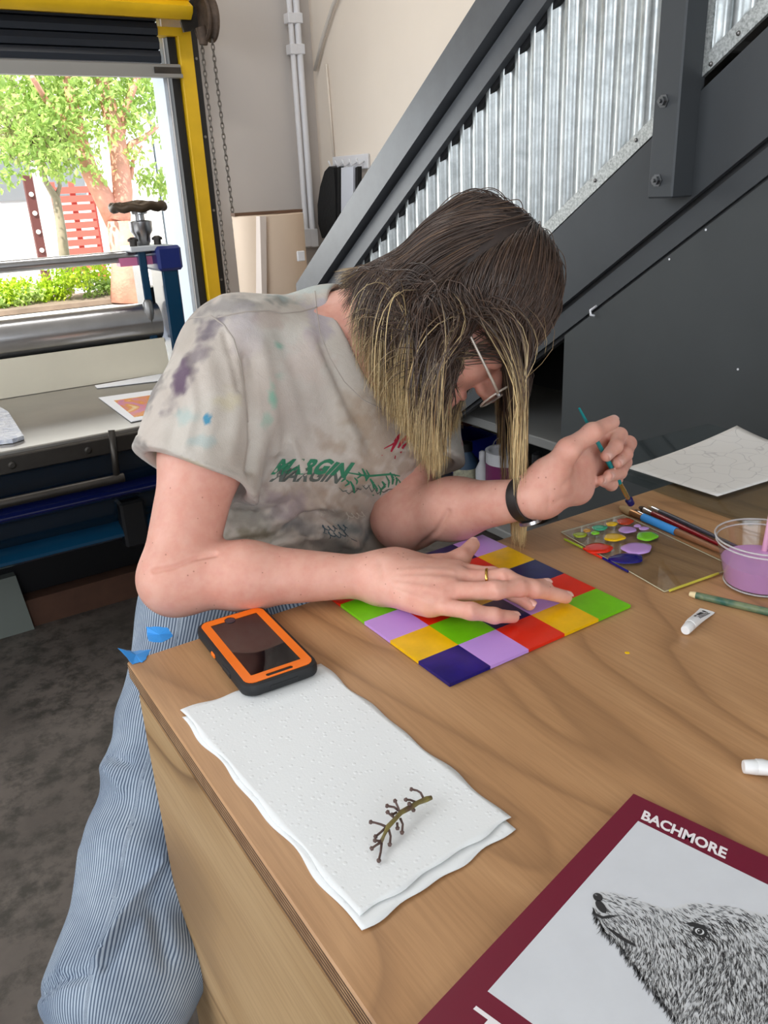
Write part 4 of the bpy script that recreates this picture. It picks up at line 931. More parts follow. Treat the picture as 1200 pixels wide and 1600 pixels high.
ptube(onT(1160, 1208), onT(1262, 1212), .0175, 'white capped tube lying at the right edge of the frame', text=False)

# ---------------------------------------------------------------- picture book
def bt(u, v, z): return atz(u, v, ZT + z)
ZB = .006
c0 = onT(990, 1240)[:2]; cL = onT(652, 1600)[:2]; cR = onT(1200, 1338)[:2]
c0 = atz(990, 1240, ZT + ZB)[:2]; dl = nrm(atz(655, 1597, ZT + ZB)[:2] - c0); dt = nrm(atz(1198, 1334, ZT + ZB)[:2] - c0)
dt = nrm(dt - dl * (dt @ dl) * .5); 
BW, BH = .29, .33       # width along the top edge, height down the left edge
bk = thing('picture_book', 'wine red picture book with a drawn bear head on its cover', 'book', (*(c0 + dl * .15 + dt * .1), ZT))
q = [c0, c0 + dl * BH, c0 + dl * BH + dt * BW, c0 + dt * BW]
wine = mat('cover_wine', srgb(112, 14, 44), .32)
ins = lambda e: [c0 + dl * e + dt * e, c0 + dl * (BH - e) + dt * e, c0 + dl * (BH - e) + dt * (BW - e), c0 + dl * e + dt * (BW - e)]
MB().prism([(*p, ZT + .0002) for p in q], (0, 0, .0012)).build('back_cover', wine, bk)
MB().prism([(*p, ZT + .0014) for p in ins(.003)], (0, 0, .0034)).build('pages', mat('pages', srgb(236, 232, 222), .8), bk)
MB().prism([(*p, ZT + .0048) for p in q], (0, 0, .0012)).build('front_cover', wine, bk)
# title lettering
def bp(u, v, e=0.0): return atz(u, v, ZT + ZB + e)
def text_mesh(txt, size, offset=0.0):
    c = bpy.data.curves.new('txt', 'FONT'); c.body = txt; c.size = size; c.offset = offset; c.fill_mode = 'BOTH'; c.resolution_u = 3
    o = bpy.data.objects.new('txt', c); COL.objects.link(o); dg = bpy.context.evaluated_depsgraph_get()
    me = bpy.data.meshes.new_from_object(o.evaluated_get(dg)); bpy.data.objects.remove(o)
    V = np.array([v.co[:] for v in me.vertices]); F = [tuple(p.vertices) for p in me.polygons]; bpy.data.meshes.remove(me); return V, F
V, F = text_mesh('BACHMORE', 1.0, .035)
x0, x1 = V[:, 0].min(), V[:, 0].max(); y0_, y1_ = V[:, 1].min(), V[:, 1].max()
tl = bp(1006, 1268)[:2]; tr_ = bp(1136, 1331)[:2]; bl2 = bp(1001, 1279)[:2]
# baseline runs under the letters
base0 = bp(1001, 1280)[:2]; base1 = bp(1133, 1343)[:2]; upv = bp(1007, 1266)[:2] - base0
TV = [(*(base0 + (base1 - base0) * (v[0] - x0) / (x1 - x0) + upv * (v[1] - y0_) / (y1_ - y0_)), ZT + ZB + .0003) for v in V]
whitep = mat('title_white', srgb(238, 232, 234), .4)
link_mesh('title_lettering', np.array(TV), F, whitep, bk, label='white capital lettering')
V, F = text_mesh('T', 1.0, .03); V2, F2 = text_mesh('HE', .62, .03)
V2 = V2 + [V[:, 0].max() + .06, V[:, 1].max() - V2[:, 1].max(), 0]
F = F + [tuple(i + len(V) for i in f) for f in F2]; V = np.vstack([V, V2])
b0 = bp(742, 1622)[:2]; up2 = bp(746, 1574)[:2] - bp(722, 1600)[:2]; al2 = nrm(base1 - base0) * .034
x0, y0_, hh_ = V[:, 0].min(), V[:, 1].min(), V[:, 1].max() - V[:, 1].min()
k0 = bp(744, 1572)[:2] - up2
TV = [(*(k0 + al2 * (v[0] - x0) / hh_ * .95 + up2 * (v[1] - y0_) / hh_), ZT + ZB + .0003) for v in V]
link_mesh('title_lettering', np.array(TV), F, whitep, bk, label='white capital lettering')
# cover picture: pale panel with pen drawn bear head looking up
pcA = [bp(997, 1283)[:2], bp(762, 1549)[:2]]
pc = [pcA[0], pcA[1], pcA[1] + dt * (BW - .035), pcA[0] + dt * (BW - .035)]
edir = pcA[1] - pcA[0]; pc = [pcA[0], pcA[0] + edir, pcA[0] + edir + dt * .235, pcA[0] + dt * .235]
MB().prism([(*p, ZT + ZB) for p in pc], (0, 0, .0002)).build('cover_picture', mat('cover_grey', srgb(214, 217, 222), .3, var=.04, vscale=20), bk)
outline = [(925, 1405), (929, 1397), (940, 1394), (958, 1396), (985, 1404), (1020, 1415), (1047, 1421), (1058, 1416), (1075, 1412), (1100, 1412), (1135, 1416), (1170, 1424), (1215, 1434), (1260, 1450), (1300, 1500), (1300, 1640), (1085, 1640), (1068, 1612), (1050, 1586), (1030, 1562), (1012, 1540), (1000, 1522), (985, 1502), (972, 1484), (958, 1468), (945, 1456), (935, 1440), (927, 1422)]
def inpoly(x, y, P):
    c = False; j = len(P) - 1
    for i in range(len(P)):
        if (P[i][1] > y) != (P[j][1] > y) and x < (P[j][0] - P[i][0]) * (y - P[i][1]) / (P[j][1] - P[i][1]) + P[i][0]: c = not c
        j = i
    return c
def inpic(u, v):
    p = bp(u, v)[:2] - pc[0]; A_ = np.array([edir, dt]).T; s = np.linalg.solve(A_, p); return .005 < s[0] < .995 and 0 < s[1] < .233
furw = mat('bear_white', srgb(214, 216, 218), .4); furd = mat('bear_ink', srgb(44, 44, 46), .5); furm = mat('bear_mid_ink', srgb(110, 111, 114), .5)
R_ = random.Random(11)
m_ = MB()
st = 2
# soft body tone under the strokes
for u in range(920, 1300, st):
    for v in range(1390, 1640, st):
        if inpoly(u + st / 2, v + st / 2, outline) and inpic(u + st / 2, v + st / 2):
            m_.add([(*bp(u + a * st, v + b * st)[:2], ZT + ZB + .00035) for a, b in ((0, 0), (1, 0), (1, 1), (0, 1))], [(0, 3, 2, 1)], 0)
def stroke(u, v, ang, L, w, k, z):
    du, dv = math.cos(ang), math.sin(ang); bend = R_.uniform(-.35, .35); P = []
    for q, ww in ((0, .3), (.4, 1), (.75, .7), (1, .05)):
        a_ = ang + bend * q; cu = u + L * q * math.cos(a_); cv = v + L * q * math.sin(a_); P.append((cu - dv * w * ww, cv + du * w * ww)); P.append((cu + dv * w * ww, cv - du * w * ww))
    if not inpic(P[-1][0], P[-1][1]) or not inpic(*P[0]): return
    m_.add([(*bp(x, y)[:2], ZT + ZB + z) for x, y in P], [(0, 1, 3, 2), (2, 3, 5, 4), (4, 5, 7, 6)], k)
N_ = 8500
for i in range(N_):
    u = R_.uniform(922, 1230); v = R_.uniform(1392, 1625)
    if not inpoly(u, v, outline): continue
    top = 1396 + max(0, (u - 940)) * .13; dep = v - top
    ang = math.radians(25 + min(70, dep * .75) + 14 * math.sin(u * .045 + v * .03) + R_.uniform(-12, 12))
    dark = .16 + .55 * min(1, max(0, dep - 18) / 95)
    de = math.hypot((u - 1093) / 1.3, v - 1458); dark += .75 * math.exp(-(de / 22) ** 2)
    dark += .45 * math.exp(-((u - 1125) / 32) ** 2 - ((v - 1490) / 30) ** 2) + .35 * math.exp(-((u - 1150) / 40) ** 2 - ((v - 1440) / 14) ** 2)
    if dep < 12: dark *= .35
    kk = 1 if R_.random() < dark * .9 else (2 if R_.random() < .45 else 0)
    stroke(u, v, ang, R_.uniform(6, 13), R_.uniform(.3, .7), kk, .0005 + i * 2e-8)
for i in range(260):     # ragged fringe along the throat
    t_ = R_.random() * 12; k = int(t_) + 15
    a_ = np.array(outline[min(k, 27)]); b__ = np.array(outline[(k + 1) % 28]); p = a_ + (b__ - a_) * (t_ % 1)
    if p[0] < 1110: stroke(p[0], p[1] - 3, math.radians(R_.uniform(70, 115)), R_.uniform(8, 17), .6, 1 if R_.random() < .6 else 2, .0006)
def dab(pts, k, z=.00075): m_.add([(*bp(x, y)[:2], ZT + ZB + z) for x, y in pts], [tuple(range(len(pts)))[::-1]], k)
def oval(u, v, a, b, rot, k, z, n=18):
    c_, s_ = math.cos(rot), math.sin(rot); dab([(u + a * math.cos(t) * c_ - b * math.sin(t) * s_, v + a * math.cos(t) * s_ + b * math.sin(t) * c_) for t in np.linspace(0, 2 * math.pi, n, endpoint=False)], k, z)
oval(934, 1403, 8, 6, .5, 1, .0008); oval(939, 1418, 12, 6, .9, 1, .0008); oval(931, 1400, 2.5, 1.2, .5, 2, .0009)
dab([(925, 1418), (931, 1428), (942, 1433), (952, 1431), (968, 1432), (951, 1436), (940, 1437), (929, 1431)], 1)
dab([(945, 1448), (962, 1464), (978, 1474), (994, 1481), (993, 1477), (976, 1467), (960, 1456)], 1)
oval(1094, 1457, 12, 8, .35, 1, .0008); oval(1093, 1457, 7.5, 4.5, .35, 0, .00085); oval(1093, 1457, 4.5, 4.2, 0, 1, .0009); oval(1091.5, 1456, 1.2, 1.0, 0, 0, .00095)
dab([(1070, 1444), (1082, 1442), (1098, 1447), (1110, 1455), (1096, 1451), (1080, 1449)], 1, .00085)
m_.build('bear_drawing', [furw, furd, furm], bk, fix=False)
# ================================================================ the painter
# ---- signed distance modelling: tapered capsules and ellipsoids blended smoothly, turned into one closed skin
def C(a, b, r1, r2, k=.02): return ('c', np.array(a, np.float32), np.array(b, np.float32), r1, r2, k)
def El(c, r, ax=None, k=.02): return ('e', np.array(c, np.float32), np.array(r, np.float32), np.array(np.eye(3) if ax is None else ax, np.float32), k)
def dist(P, pr):
    if pr[0] == 'c':
        a, b, r1, r2 = pr[1:5]; ab = b - a; t = np.clip(((P - a) @ ab) / (ab @ ab), 0, 1)
        return np.linalg.norm(P - a - t[:, None] * ab, axis=1) - (r1 + (r2 - r1) * t)
    c, r, A = pr[1:4]; q = (P - c) @ A.T; k0 = np.linalg.norm(q / r, axis=1); k1 = np.linalg.norm(q / (r * r), axis=1)
    return k0 * (k0 - 1) / np.maximum(k1, 1e-6)
def smin(a, b, k):
    h = np.maximum(k - np.abs(a - b), 0) / k; return np.minimum(a, b) - h * h * k * .25
def smax(a, b, k): return -smin(-a, -b, k)
def union(P, prims):
    d = dist(P, prims[0])
    for p in prims[1:]: d = smin(d, dist(P, p), p[-1])
    return d
def sdf_mesh(fn, lo, hi, h, SB=8):
    lo = np.array(lo, float); n = np.ceil((np.array(hi) - lo) / h / SB).astype(int)
    I = np.stack(np.meshgrid(*[np.arange(k) for k in n], indexing='ij'), -1).reshape(-1, 3)
    ctr = (lo + (I + .5) * SB * h).astype(np.float32)
    d = np.concatenate([fn(ctr[i:i + 200000]) for i in range(0, len(ctr), 200000)])
    I = I[np.abs(d) < SB * h * 1.15]
    g = np.stack(np.meshgrid(*[np.arange(SB + 1)] * 3, indexing='ij'), -1).reshape(-1, 3)
    NG = (n * SB + 2).astype(np.int64)
    key = lambda c: (c[..., 0] * NG[1] + c[..., 1]) * NG[2] + c[..., 2]
    VK, VP, QK, QS = [], [], [], []
    s = SB + 1
    for i in range(0, len(I), 500):
        B = I[i:i + 500]; G = B[:, None, :] * SB + g[None]
        X = (lo + G * h).astype(np.float32); D = fn(X.reshape(-1, 3)).reshape(len(B), s, s, s); X = X.reshape(len(B), s, s, s, 3)
        acc = np.zeros((len(B), SB, SB, SB, 3)); cnt = np.zeros((len(B), SB, SB, SB))
        for ax in range(3):
            sl0 = [slice(None)] * 4; sl1 = [slice(None)] * 4; sl0[ax + 1] = slice(0, SB); sl1[ax + 1] = slice(1, SB + 1)
            d0, d1 = D[tuple(sl0)], D[tuple(sl1)]; cr = (d0 < 0) != (d1 < 0)
            t = np.where(cr, d0 / np.where(cr, d0 - d1, 1), 0)
            pt = X[tuple(sl0)] + t[..., None] * (X[tuple(sl1)] - X[tuple(sl0)]); pt = np.where(cr[..., None], pt, 0)
            o1, o2 = [a for a in range(3) if a != ax]
            for e in (0, 1):
                for f_ in (0, 1):
                    s2 = [slice(None)] * 4; s2[o1 + 1] = slice(e, e + SB); s2[o2 + 1] = slice(f_, f_ + SB)
                    acc += pt[tuple(s2)]; cnt += cr[tuple(s2)]
            # quads: edges that start inside this block
            s3 = [slice(None)] * 4; s3[o1 + 1] = slice(0, SB); s3[o2 + 1] = slice(0, SB)
            w = np.argwhere(cr[tuple(s3)])
            if len(w):
                gc = B[w[:, 0]] * SB + w[:, 1:]; e1 = np.eye(3, dtype=int)[o1]; e2 = np.eye(3, dtype=int)[o2]
                q = np.stack([key(gc), key(gc - e1), key(gc - e1 - e2), key(gc - e2)], 1)
                neg = d0[tuple(s3)][tuple(w.T)] < 0
                flip = neg if ax != 1 else ~neg
                q[flip] = q[flip][:, ::-1]; QK.append(q)
        w = np.argwhere(cnt > 0)
        if len(w):
            VK.append(key(B[w[:, 0]] * SB + w[:, 1:])); VP.append(acc[tuple(w.T)] / cnt[tuple(w.T)][:, None])
    VK = np.concatenate(VK); VP = np.concatenate(VP); o = np.argsort(VK); VK = VK[o]; VP = VP[o]
    Q = np.concatenate(QK); J = np.searchsorted(VK, Q); J = np.clip(J, 0, len(VK) - 1); ok = (VK[J] == Q).all(1); F = J[ok][:, ::-1]
    # relax a little, then pull back onto the surface
    for it in range(3):
        S_ = np.zeros_like(VP); n_ = np.zeros(len(VP))
        for a in range(4):
            b = (a + 1) % 4; np.add.at(S_, F[:, a], VP[F[:, b]]); np.add.at(n_, F[:, a], 1)
        m = n_ > 0; VP[m] = .5 * VP[m] + .5 * S_[m] / n_[m][:, None]
        P = VP.astype(np.float32); e = np.float32(h * .5); d = fn(P)
        gr = np.stack([fn(P + np.eye(3, dtype=np.float32)[k] * e) - d for k in range(3)], 1) / e
        gn = np.maximum((gr ** 2).sum(1), .2); VP = VP - np.clip(d / gn, -h, h)[:, None] * gr
    return VP, F

# ---- skeleton (metres, world)
sR, eR, wR = np.array([.376, .955, 1.165]), np.array([.242, .845, .945]), np.array([.437, .728, .932])
sL, eL, wL = np.array([.68, 1.02, 1.095]), np.array([.600, .905, .910]), np.array([.652, .70, .985])
HD = aty(725, 480, .83); Gf = nrm([.30, -.50, -.80]); Uc = nrm(np.array([.6, -.5, .6]) - Gf * (np.array([.6, -.5, .6]) @ Gf)); Ea = np.cross(Uc, Gf)
HA = np.array([Ea, Gf, Uc])
def hl(x, y, z): return HD + Ea * x + Gf * y + Uc * z
nB = aty(548, 500, .99); hipR, hipL = np.array([.345, 1.06, .775]), np.array([.51, 1.07, .785])
chest = (sR + sL) / 2 + [0, .03, -.03]; belly = np.array([.455, 1.03, .96]); pelvis = (hipR + hipL) / 2

body = [C(chest, belly, .095, .080, .05), C(belly, pelvis, .080, .10, .05), C(sR + [.03, .01, -.015], sL + [-.03, 0, -.01], .055, .055, .06),
        C(nB + [0, .01, -.03], hl(0, -.045, -.065), .056, .050, .03), El([.585, .945, 1.12], (.075, .060, .055), None, .04), C(nB + [-.01, .0, -.03], sR + [.05, 0, .0], .045, .040, .05), C(nB + [0, 0, -.03], sL + [-.05, 0, 0], .045, .040, .05),
        # skull, face, jaw
        El(hl(0, -.012, .028), (.069, .087, .090), HA, .02), El(hl(0, .028, -.030), (.056, .062, .078), HA, .03), C(hl(-.035, .0, -.072), hl(0, .072, -.102), .018, .019, .03), C(hl(.035, .0, -.072), hl(0, .072, -.102), .018, .019, .03),
        El(hl(0, .076, -.100), (.018, .014, .014), HA, .02), El(hl(-.034, .062, -.030), (.022, .020, .020), HA, .02), El(hl(.034, .062, -.030), (.022, .020, .020), HA, .02),
        C(hl(-.034, .080, .022), hl(.034, .080, .022), .010, .010, .02), C(hl(0, .086, .008), hl(0, .108, -.034), .007, .011, .012), El(hl(-.010, .098, -.038), (.008, .009, .007), HA, .006), El(hl(.010, .098, -.038), (.008, .009, .007), HA, .006),
        El(hl(0, .087, -.064), (.021, .009, .006), HA, .006), El(hl(0, .085, -.074), (.018, .009, .006), HA, .006)]
for s in (-1, 1):
    body += [El(hl(.075 * s, -.006, -.008), (.008, .017, .030), HA, .01)]
socket = [El(hl(-.031, .092, .000), (.017, .012, .012), HA, .01), El(hl(.031, .092, .000), (.017, .012, .012), HA, .01), C(hl(-.019, .094, -.069), hl(.019, .094, -.069), .0015, .0015, .004)]
eyes = [El(hl(-.031, .076, .000), (.0125, .0125, .0125), HA, .004), El(hl(.031, .076, .000), (.0125, .0125, .0125), HA, .004)]
# arms
eRo = eR + [-.004, .006, -.018]
armR = [C(sR, sR + (eR - sR) * .45, .048, .046, .04), C(sR + (eR - sR) * .45, eR, .046, .039, .03), El(eR + [.002, .002, -.006], (.038, .038, .036), None, .015),
        C(eR, eR + (wR - eR) * .35 + [0, 0, .002], .038, .0365, .018), C(eR + (wR - eR) * .35 + [0, 0, .002], wR, .0365, .0225, .02)]
armL = [C(sL, eL, .048, .040, .03), El(eL + [-.004, .004, -.008], (.040, .038, .036), None, .03), C(eL, eL + (wL - eL) * .4, .040, .037, .03), C(eL + (wL - eL) * .4, wL, .037, .0235, .03)]
# right hand, lying flat with spread fingers
def T3(u, v, z): return atz(u, v, z)
RW = T3(592, 903, .932)
mcp = dict(i=T3(712, 893, .938), m=T3(718, 906, .941), r=T3(697, 925, .938), p=T3(672, 945, .926))
handR = [C(wR, RW, .024, .0235, .02)]
for k, r in (('i', .0140), ('m', .0135), ('r', .013), ('p', .012)): handR.append(C(RW + (mcp[k] - RW) * .10, mcp[k], .018, r, .022))
handR += [El((RW + mcp['m'] + mcp['p']) / 3 + [0, 0, -.002], (.034, .034, .014), None, .02)]
def finger(pts, rs, k=.006, k0=.012):
    return [C(pts[i], pts[i + 1], rs[i], rs[i + 1], k0 if i == 0 else k) for i in range(len(pts) - 1)]
fR = dict(p=[mcp['p'], T3(736, 955, .932), T3(772, 962, .924), T3(802, 964, .9135)],
          r=[mcp['r'], T3(775, 922, .944), T3(812, 919, .939), T3(852, 914, .931)],
          m=[mcp['m'], T3(788, 903, .945), T3(835, 921, .934), T3(884, 933, .915)],
          i=[mcp['i'], T3(770, 900, .940), T3(800, 925, .925), T3(827, 944, .9135)])
rF = dict(p=[.0098, .0086, .0078, .0066], r=[.0112, .0097, .0088, .0074], m=[.0115, .0098, .0088, .0074], i=[.0112, .0095, .0086, .0072])
for k in 'imrp': handR += finger(fR[k], rF[k])
thR = [T3(622, 888, .935), T3(684, 884, .930), T3(720, 872, .930), T3(739, 851, .934)]
handR += [C(RW, thR[0], .018, .018, .02)] + finger(thR, [.0175, .0125, .0105, .0085], .008, .02)
# left hand, holding the brush
LW = wL; hY = lambda u, v, y: aty(u, v, y)
LM = dict(i=hY(938, 678, .735), m=hY(945, 700, .745), r=hY(942, 722, .745), p=hY(930, 744, .735))
handL = []
for k, r in (('i', .0135), ('m', .0135), ('r', .013), ('p', .0125)): handL.append(C(LW + (LM[k] - LW) * .12, LM[k], .021, r, .022))
handL += [El(hY(895, 735, .715), (.026, .020, .030), None, .02), C(hY(862, 745, .70), hY(905, 768, .705), .020, .014, .02)]
fL = dict(i=[LM['i'], hY(968, 680, .712), hY(962, 698, .690), hY(948, 712, .681)],
          m=[LM['m'], hY(982, 693, .722), hY(977, 710, .698), hY(966, 722, .688)],
          r=[LM['r'], hY(975, 722, .720), hY(968, 738, .700), hY(952, 743, .688)],
          p=[LM['p'], hY(962, 748, .718), hY(955, 757, .702), hY(940, 751, .690)])
for k in 'imrp': handL += finger(fL[k], [q * 1.0 for q in rF[k]], .004, .008)
thL = [hY(862, 740, .690), hY(888, 703, .672), hY(925, 676, .672), hY(957, 660, .684)]
handL += finger(thL, [.018, .0135, .0108, .0088], .008, .022)
# hands and arms are blended separately from each other so close fingers keep their gaps
limbR = armR + handR; limbL = armL + handL
def grp_dist(P, base, fingers):
    d = union(P, base)
    out = d
    for f in fingers: out = smin(out, union(P, f), .006)
    return out
baseR = armR + [p for p in handR[:6]] + [C(RW, thR[0], .018, .018, .02)] + finger(thR, [.0175, .0125, .0105, .0085], .008, .02)
baseL = armL + handL[:6] + finger(thL, [.018, .0135, .0108, .0088], .008, .022)
fRl = [finger(fR[k], rF[k], .006, .006) for k in 'imrp']; fLl = [finger(fL[k], [q * 1.04 for q in rF[k]], .004, .004) for k in 'imrp']
def near(P, c, r): return np.linalg.norm(P - np.asarray(c, np.float32), axis=1) < r
def hand_part(P, d, base, fl, c, r):
    """evaluates the limb only close to it"""
    return d
def body_fn(P):
    P = P.astype(np.float32); d = union(P, body)
    for base, fl, hc in ((baseR, fRl, mcp['m']), (baseL, fLl, LM['m'])):
        da = union(P, base); m = near(P, hc, .20)
        if m.any():
            q = P[m]; dd = da[m]
            for f in fl: dd = smin(dd, union(q, f), .004)
            da[m] = dd
        d = smin(d, da, .03)
    m = near(P, HD, .16)
    if m.any():
        q = P[m]; dd = d[m]
        for s in socket: dd = smax(dd, -dist(q, s), .008 if s[0] == 'e' else .003)
        for s in eyes: dd = smin(dd, dist(q, s), .002)
        d[m] = dd
    return d
BV, BF = sdf_mesh(body_fn, (.12, .52, .68), (.98, 1.22, 1.34), .0024)
def skin_mat():
    t = NT('skin'); n = t.noise(9, 4, .6); b_ = t.noise(60, 3, .6)
    base = t.ramp(n, [(.3, srgb(212, 150, 132)), (.7, srgb(228, 174, 156))])
    base = t.mix(.3, base, t.ramp(b_, [(.35, srgb(218, 150, 132)), (.65, srgb(238, 190, 172))]))
    vor = t.new('ShaderNodeTexVoronoi'); vor.inputs['Scale'].default_value = 130; t.l(t.co(), vor.inputs[0])
    sel = t.math('GREATER_THAN', vor.outputs['Color'], .74); fr = t.math('LESS_THAN', vor.outputs['Distance'], .13)
    base = t.mix(t.math('MULTIPLY', t.math('MULTIPLY', sel, fr), .55), base, srgb(150, 84, 62))
    t.set(Base_Color=base, Roughness=.52, Subsurface_Weight=.18, Subsurface_Radius=(.012, .004, .002), Subsurface_Scale=1.0)
    t.b.inputs['Specular IOR Level'].default_value = .35
    t.bump(t.noise(420, 3, .6), .10, .0008); return t.m
skin = skin_mat(); nail = mat('fingernail', srgb(238, 190, 176), .25)
person = thing('person', 'person bending over the table in stained tee and striped jeans, holding a fine brush', 'person', (.42, 1.08, 0))
# nails: thin curved shells added to the skin mesh
nv = []; nf = []
def add_nail(tip, prev, up_, r, w=1.0):
    d = nrm(tip - prev); s = nrm(np.cross(d, up_)); u = nrm(np.cross(s, d)); i0 = len(BV) + len(nv); nu, nvv = 6, 6
    for i in range(nu + 1):
        for j in range(nvv + 1):
            a = (i / nu - .5) * 1.7; q = j / nvv; L = (q - .54) * .0100
            rad = r * (1.05 - .10 * max(0, q - .6)); e = .0 if 0 < j < nvv and 0 < i < nu else -.0008
            nv.append(tip + d * (L + .0015) + s * math.sin(a) * rad * .86 * w + u * (math.cos(a) * rad + e))
    for i in range(nu):
        for j in range(nvv): a = i0 + i * (nvv + 1) + j; nf.append((a, a + nvv + 1, a + nvv + 2, a + 1))
upz = np.array([0, 0, 1.])
for k in 'imrp': add_nail(fR[k][3], fR[k][2], upz, rF[k][3])
add_nail(thR[3], thR[2], nrm([.2, .3, .8]), .0082)
add_nail(thL[3], thL[2], nrm([-.3, -.2, 1]), .0086)
for k in 'imrp': add_nail(fL[k][3], fL[k][2], nrm(-np.array([.2, 1, -.25])), rF[k][3] * 1.0)
V = np.vstack([BV, np.array(nv)]); F = np.vstack([BF, np.array(nf)])
bo = link_mesh('body', V, F, [skin, nail], person, True, fm=[0] * len(BF) + [1] * len(nf))

# ---- t-shirt
shin = [C(sR + [.02, .01, -.01], sL + [-.02, 0, -.01], .064, .062, .05), C(chest + [0, 0, -.02], belly, .130, .118, .06), C(sR + [.035, .02, -.04], hipR + [.03, .0, .06], .092, .095, .05), C(sL + [-.04, .0, -.05], hipL + [.02, -.02, .06], .092, .112, .05),
        C(nB + [.0, .012, -.045], chest, .082, .10, .05), El(belly + [-.005, -.035, -.055], (.125, .10, .050), None, .03), El(chest + [.03, -.075, -.085], (.095, .06, .075), None, .05), El(chest + [-.07, -.055, -.075], (.08, .06, .07), None, .05)]
dR = nrm(eR - sR); dLs = nrm(eL - sL)
hemR = sR + (eR - sR) * .565; hemL = sL + (eL - sL) * .68
slR = [C(sR + [.012, 0, -.004], sR + (eR - sR) * .30, .060, .068, .03), C(sR + (eR - sR) * .30, sR + (eR - sR) * .95 - CR[0] * .012, .069, .088, .02)]
slL = [C(sL + [-.005, 0, 0], sL + (eL - sL) * .3, .066, .074, .04), C(sL + (eL - sL) * .3, sL + (eL - sL) * .95, .074, .092, .02)]
# folds: long soft ridges laid over the cloth
def rid(pts, r, dep, k=.022):
    """ridge through pixels on the camera side; dep = list of y depths"""
    P = [aty(u, v, y) for (u, v), y in zip(pts, dep)]; return [C(P[i], P[i + 1], r, r, k) for i in range(len(P) - 1)]
def shirt_fn(P, ridges=True):
    P = P.astype(np.float32); d = union(P, shin)
    cutR = ((P - hemR) @ nrm(dR - CR[0] * .22).astype(np.float32)); cutL = ((P - hemL) @ dLs)
    a = union(P, slR); b = union(P, slL)
    # cloth relief
    q = P @ np.array([[1, .3, .2], [-.2, 1, .4], [.1, -.3, 1]], np.float32)
    a = smax(a, cutR, .004); b = smax(b, cutL, .004)
    ia = dist(P, C(sR + (eR - sR) * .36, sR + (eR - sR) * 1.1 - CR[0] * .014, .054, .090, .01)); ib = dist(P, C(sL + (eL - sL) * .36, sL + (eL - sL) * 1.1, .056, .090, .01))
    a = smax(a, -ia, .004); b = smax(b, -ib, .004)
    d = smin(d, a, .026); d = smin(d, b, .030)
    low = (P @ np.array([.12, 0, 1], np.float32)) - (.845 + .05)
    w1 = np.sin(q[:, 2] * 62 + 3 * np.sin(q[:, 0] * 17) + q[:, 1] * 20); w2 = np.sin(q[:, 0] * 38 - q[:, 2] * 26 + 2.2 * np.sin(q[:, 1] * 21))
    lowf = np.clip((1.00 - P[:, 2]) / .10, 0, 1)
    d = d - .0026 * w2 * (1 - .4 * lowf) - .0055 * w1 * lowf * np.abs(w1)
    d = smax(d, -low, .01)
    return d
nk_ax = nrm(hl(0, -.045, -.065) - (nB + [0, .01, -.03])); collar_c = np.array([.612, .945, 1.158])
col_n = nrm([.495, -.672, .546])
def neck_cut(P):
    v = P - collar_c.astype(np.float32); h_ = v @ col_n.astype(np.float32); r = np.linalg.norm(v - h_[:, None] * col_n.astype(np.float32), axis=1)
    return h_, r
RC = .096
def shirt_full(P):
    d = shirt_fn(P); h_, r = neck_cut(P.astype(np.float32))
    tor = np.sqrt((r - RC - .007) ** 2 + (h_ - .0) ** 2 * .25) - .010          # ribbed collar band
    hole = np.maximum(r - RC, -h_ - .05)
    d = smax(d, -hole, .006)
    return d
SV, SF = sdf_mesh(shirt_full, (.13, .74, .83), (.86, 1.25, 1.32), .0034)
# inner skin of the opening follows the chest, keep only the cloth
def pix(P):
    q = np.asarray(P, float) - CAM; z = q @ CR[2]; return np.stack([600 + FPX * (q @ CR[0]) / z, 800 - FPX * (q @ CR[1]) / z], -1), z
def vnoise(P, f, s=0.0):
    x, y, z = (P * f + s).T
    return (np.sin(x * 1.7 + 1.3 * np.sin(y * 1.1 + z)) + np.sin(y * 2.1 + 1.7 * np.sin(z * 1.3 + x * .7)) + np.sin(z * 1.9 + 1.1 * np.sin(x * 1.9 - y))) / 3
def mesh_normals(V, F):
    n = np.cross(V[F[:, 2]] - V[F[:, 0]], V[F[:, 3 if F.shape[1] > 3 else 1]] - V[F[:, 1]]); N = np.zeros_like(V)
    for k in range(F.shape[1]): np.add.at(N, F[:, k], n)
    return N / (np.linalg.norm(N, axis=1)[:, None] + 1e-12)
lin = lambda r, g, b: np.array(srgb(r, g, b)[:3])
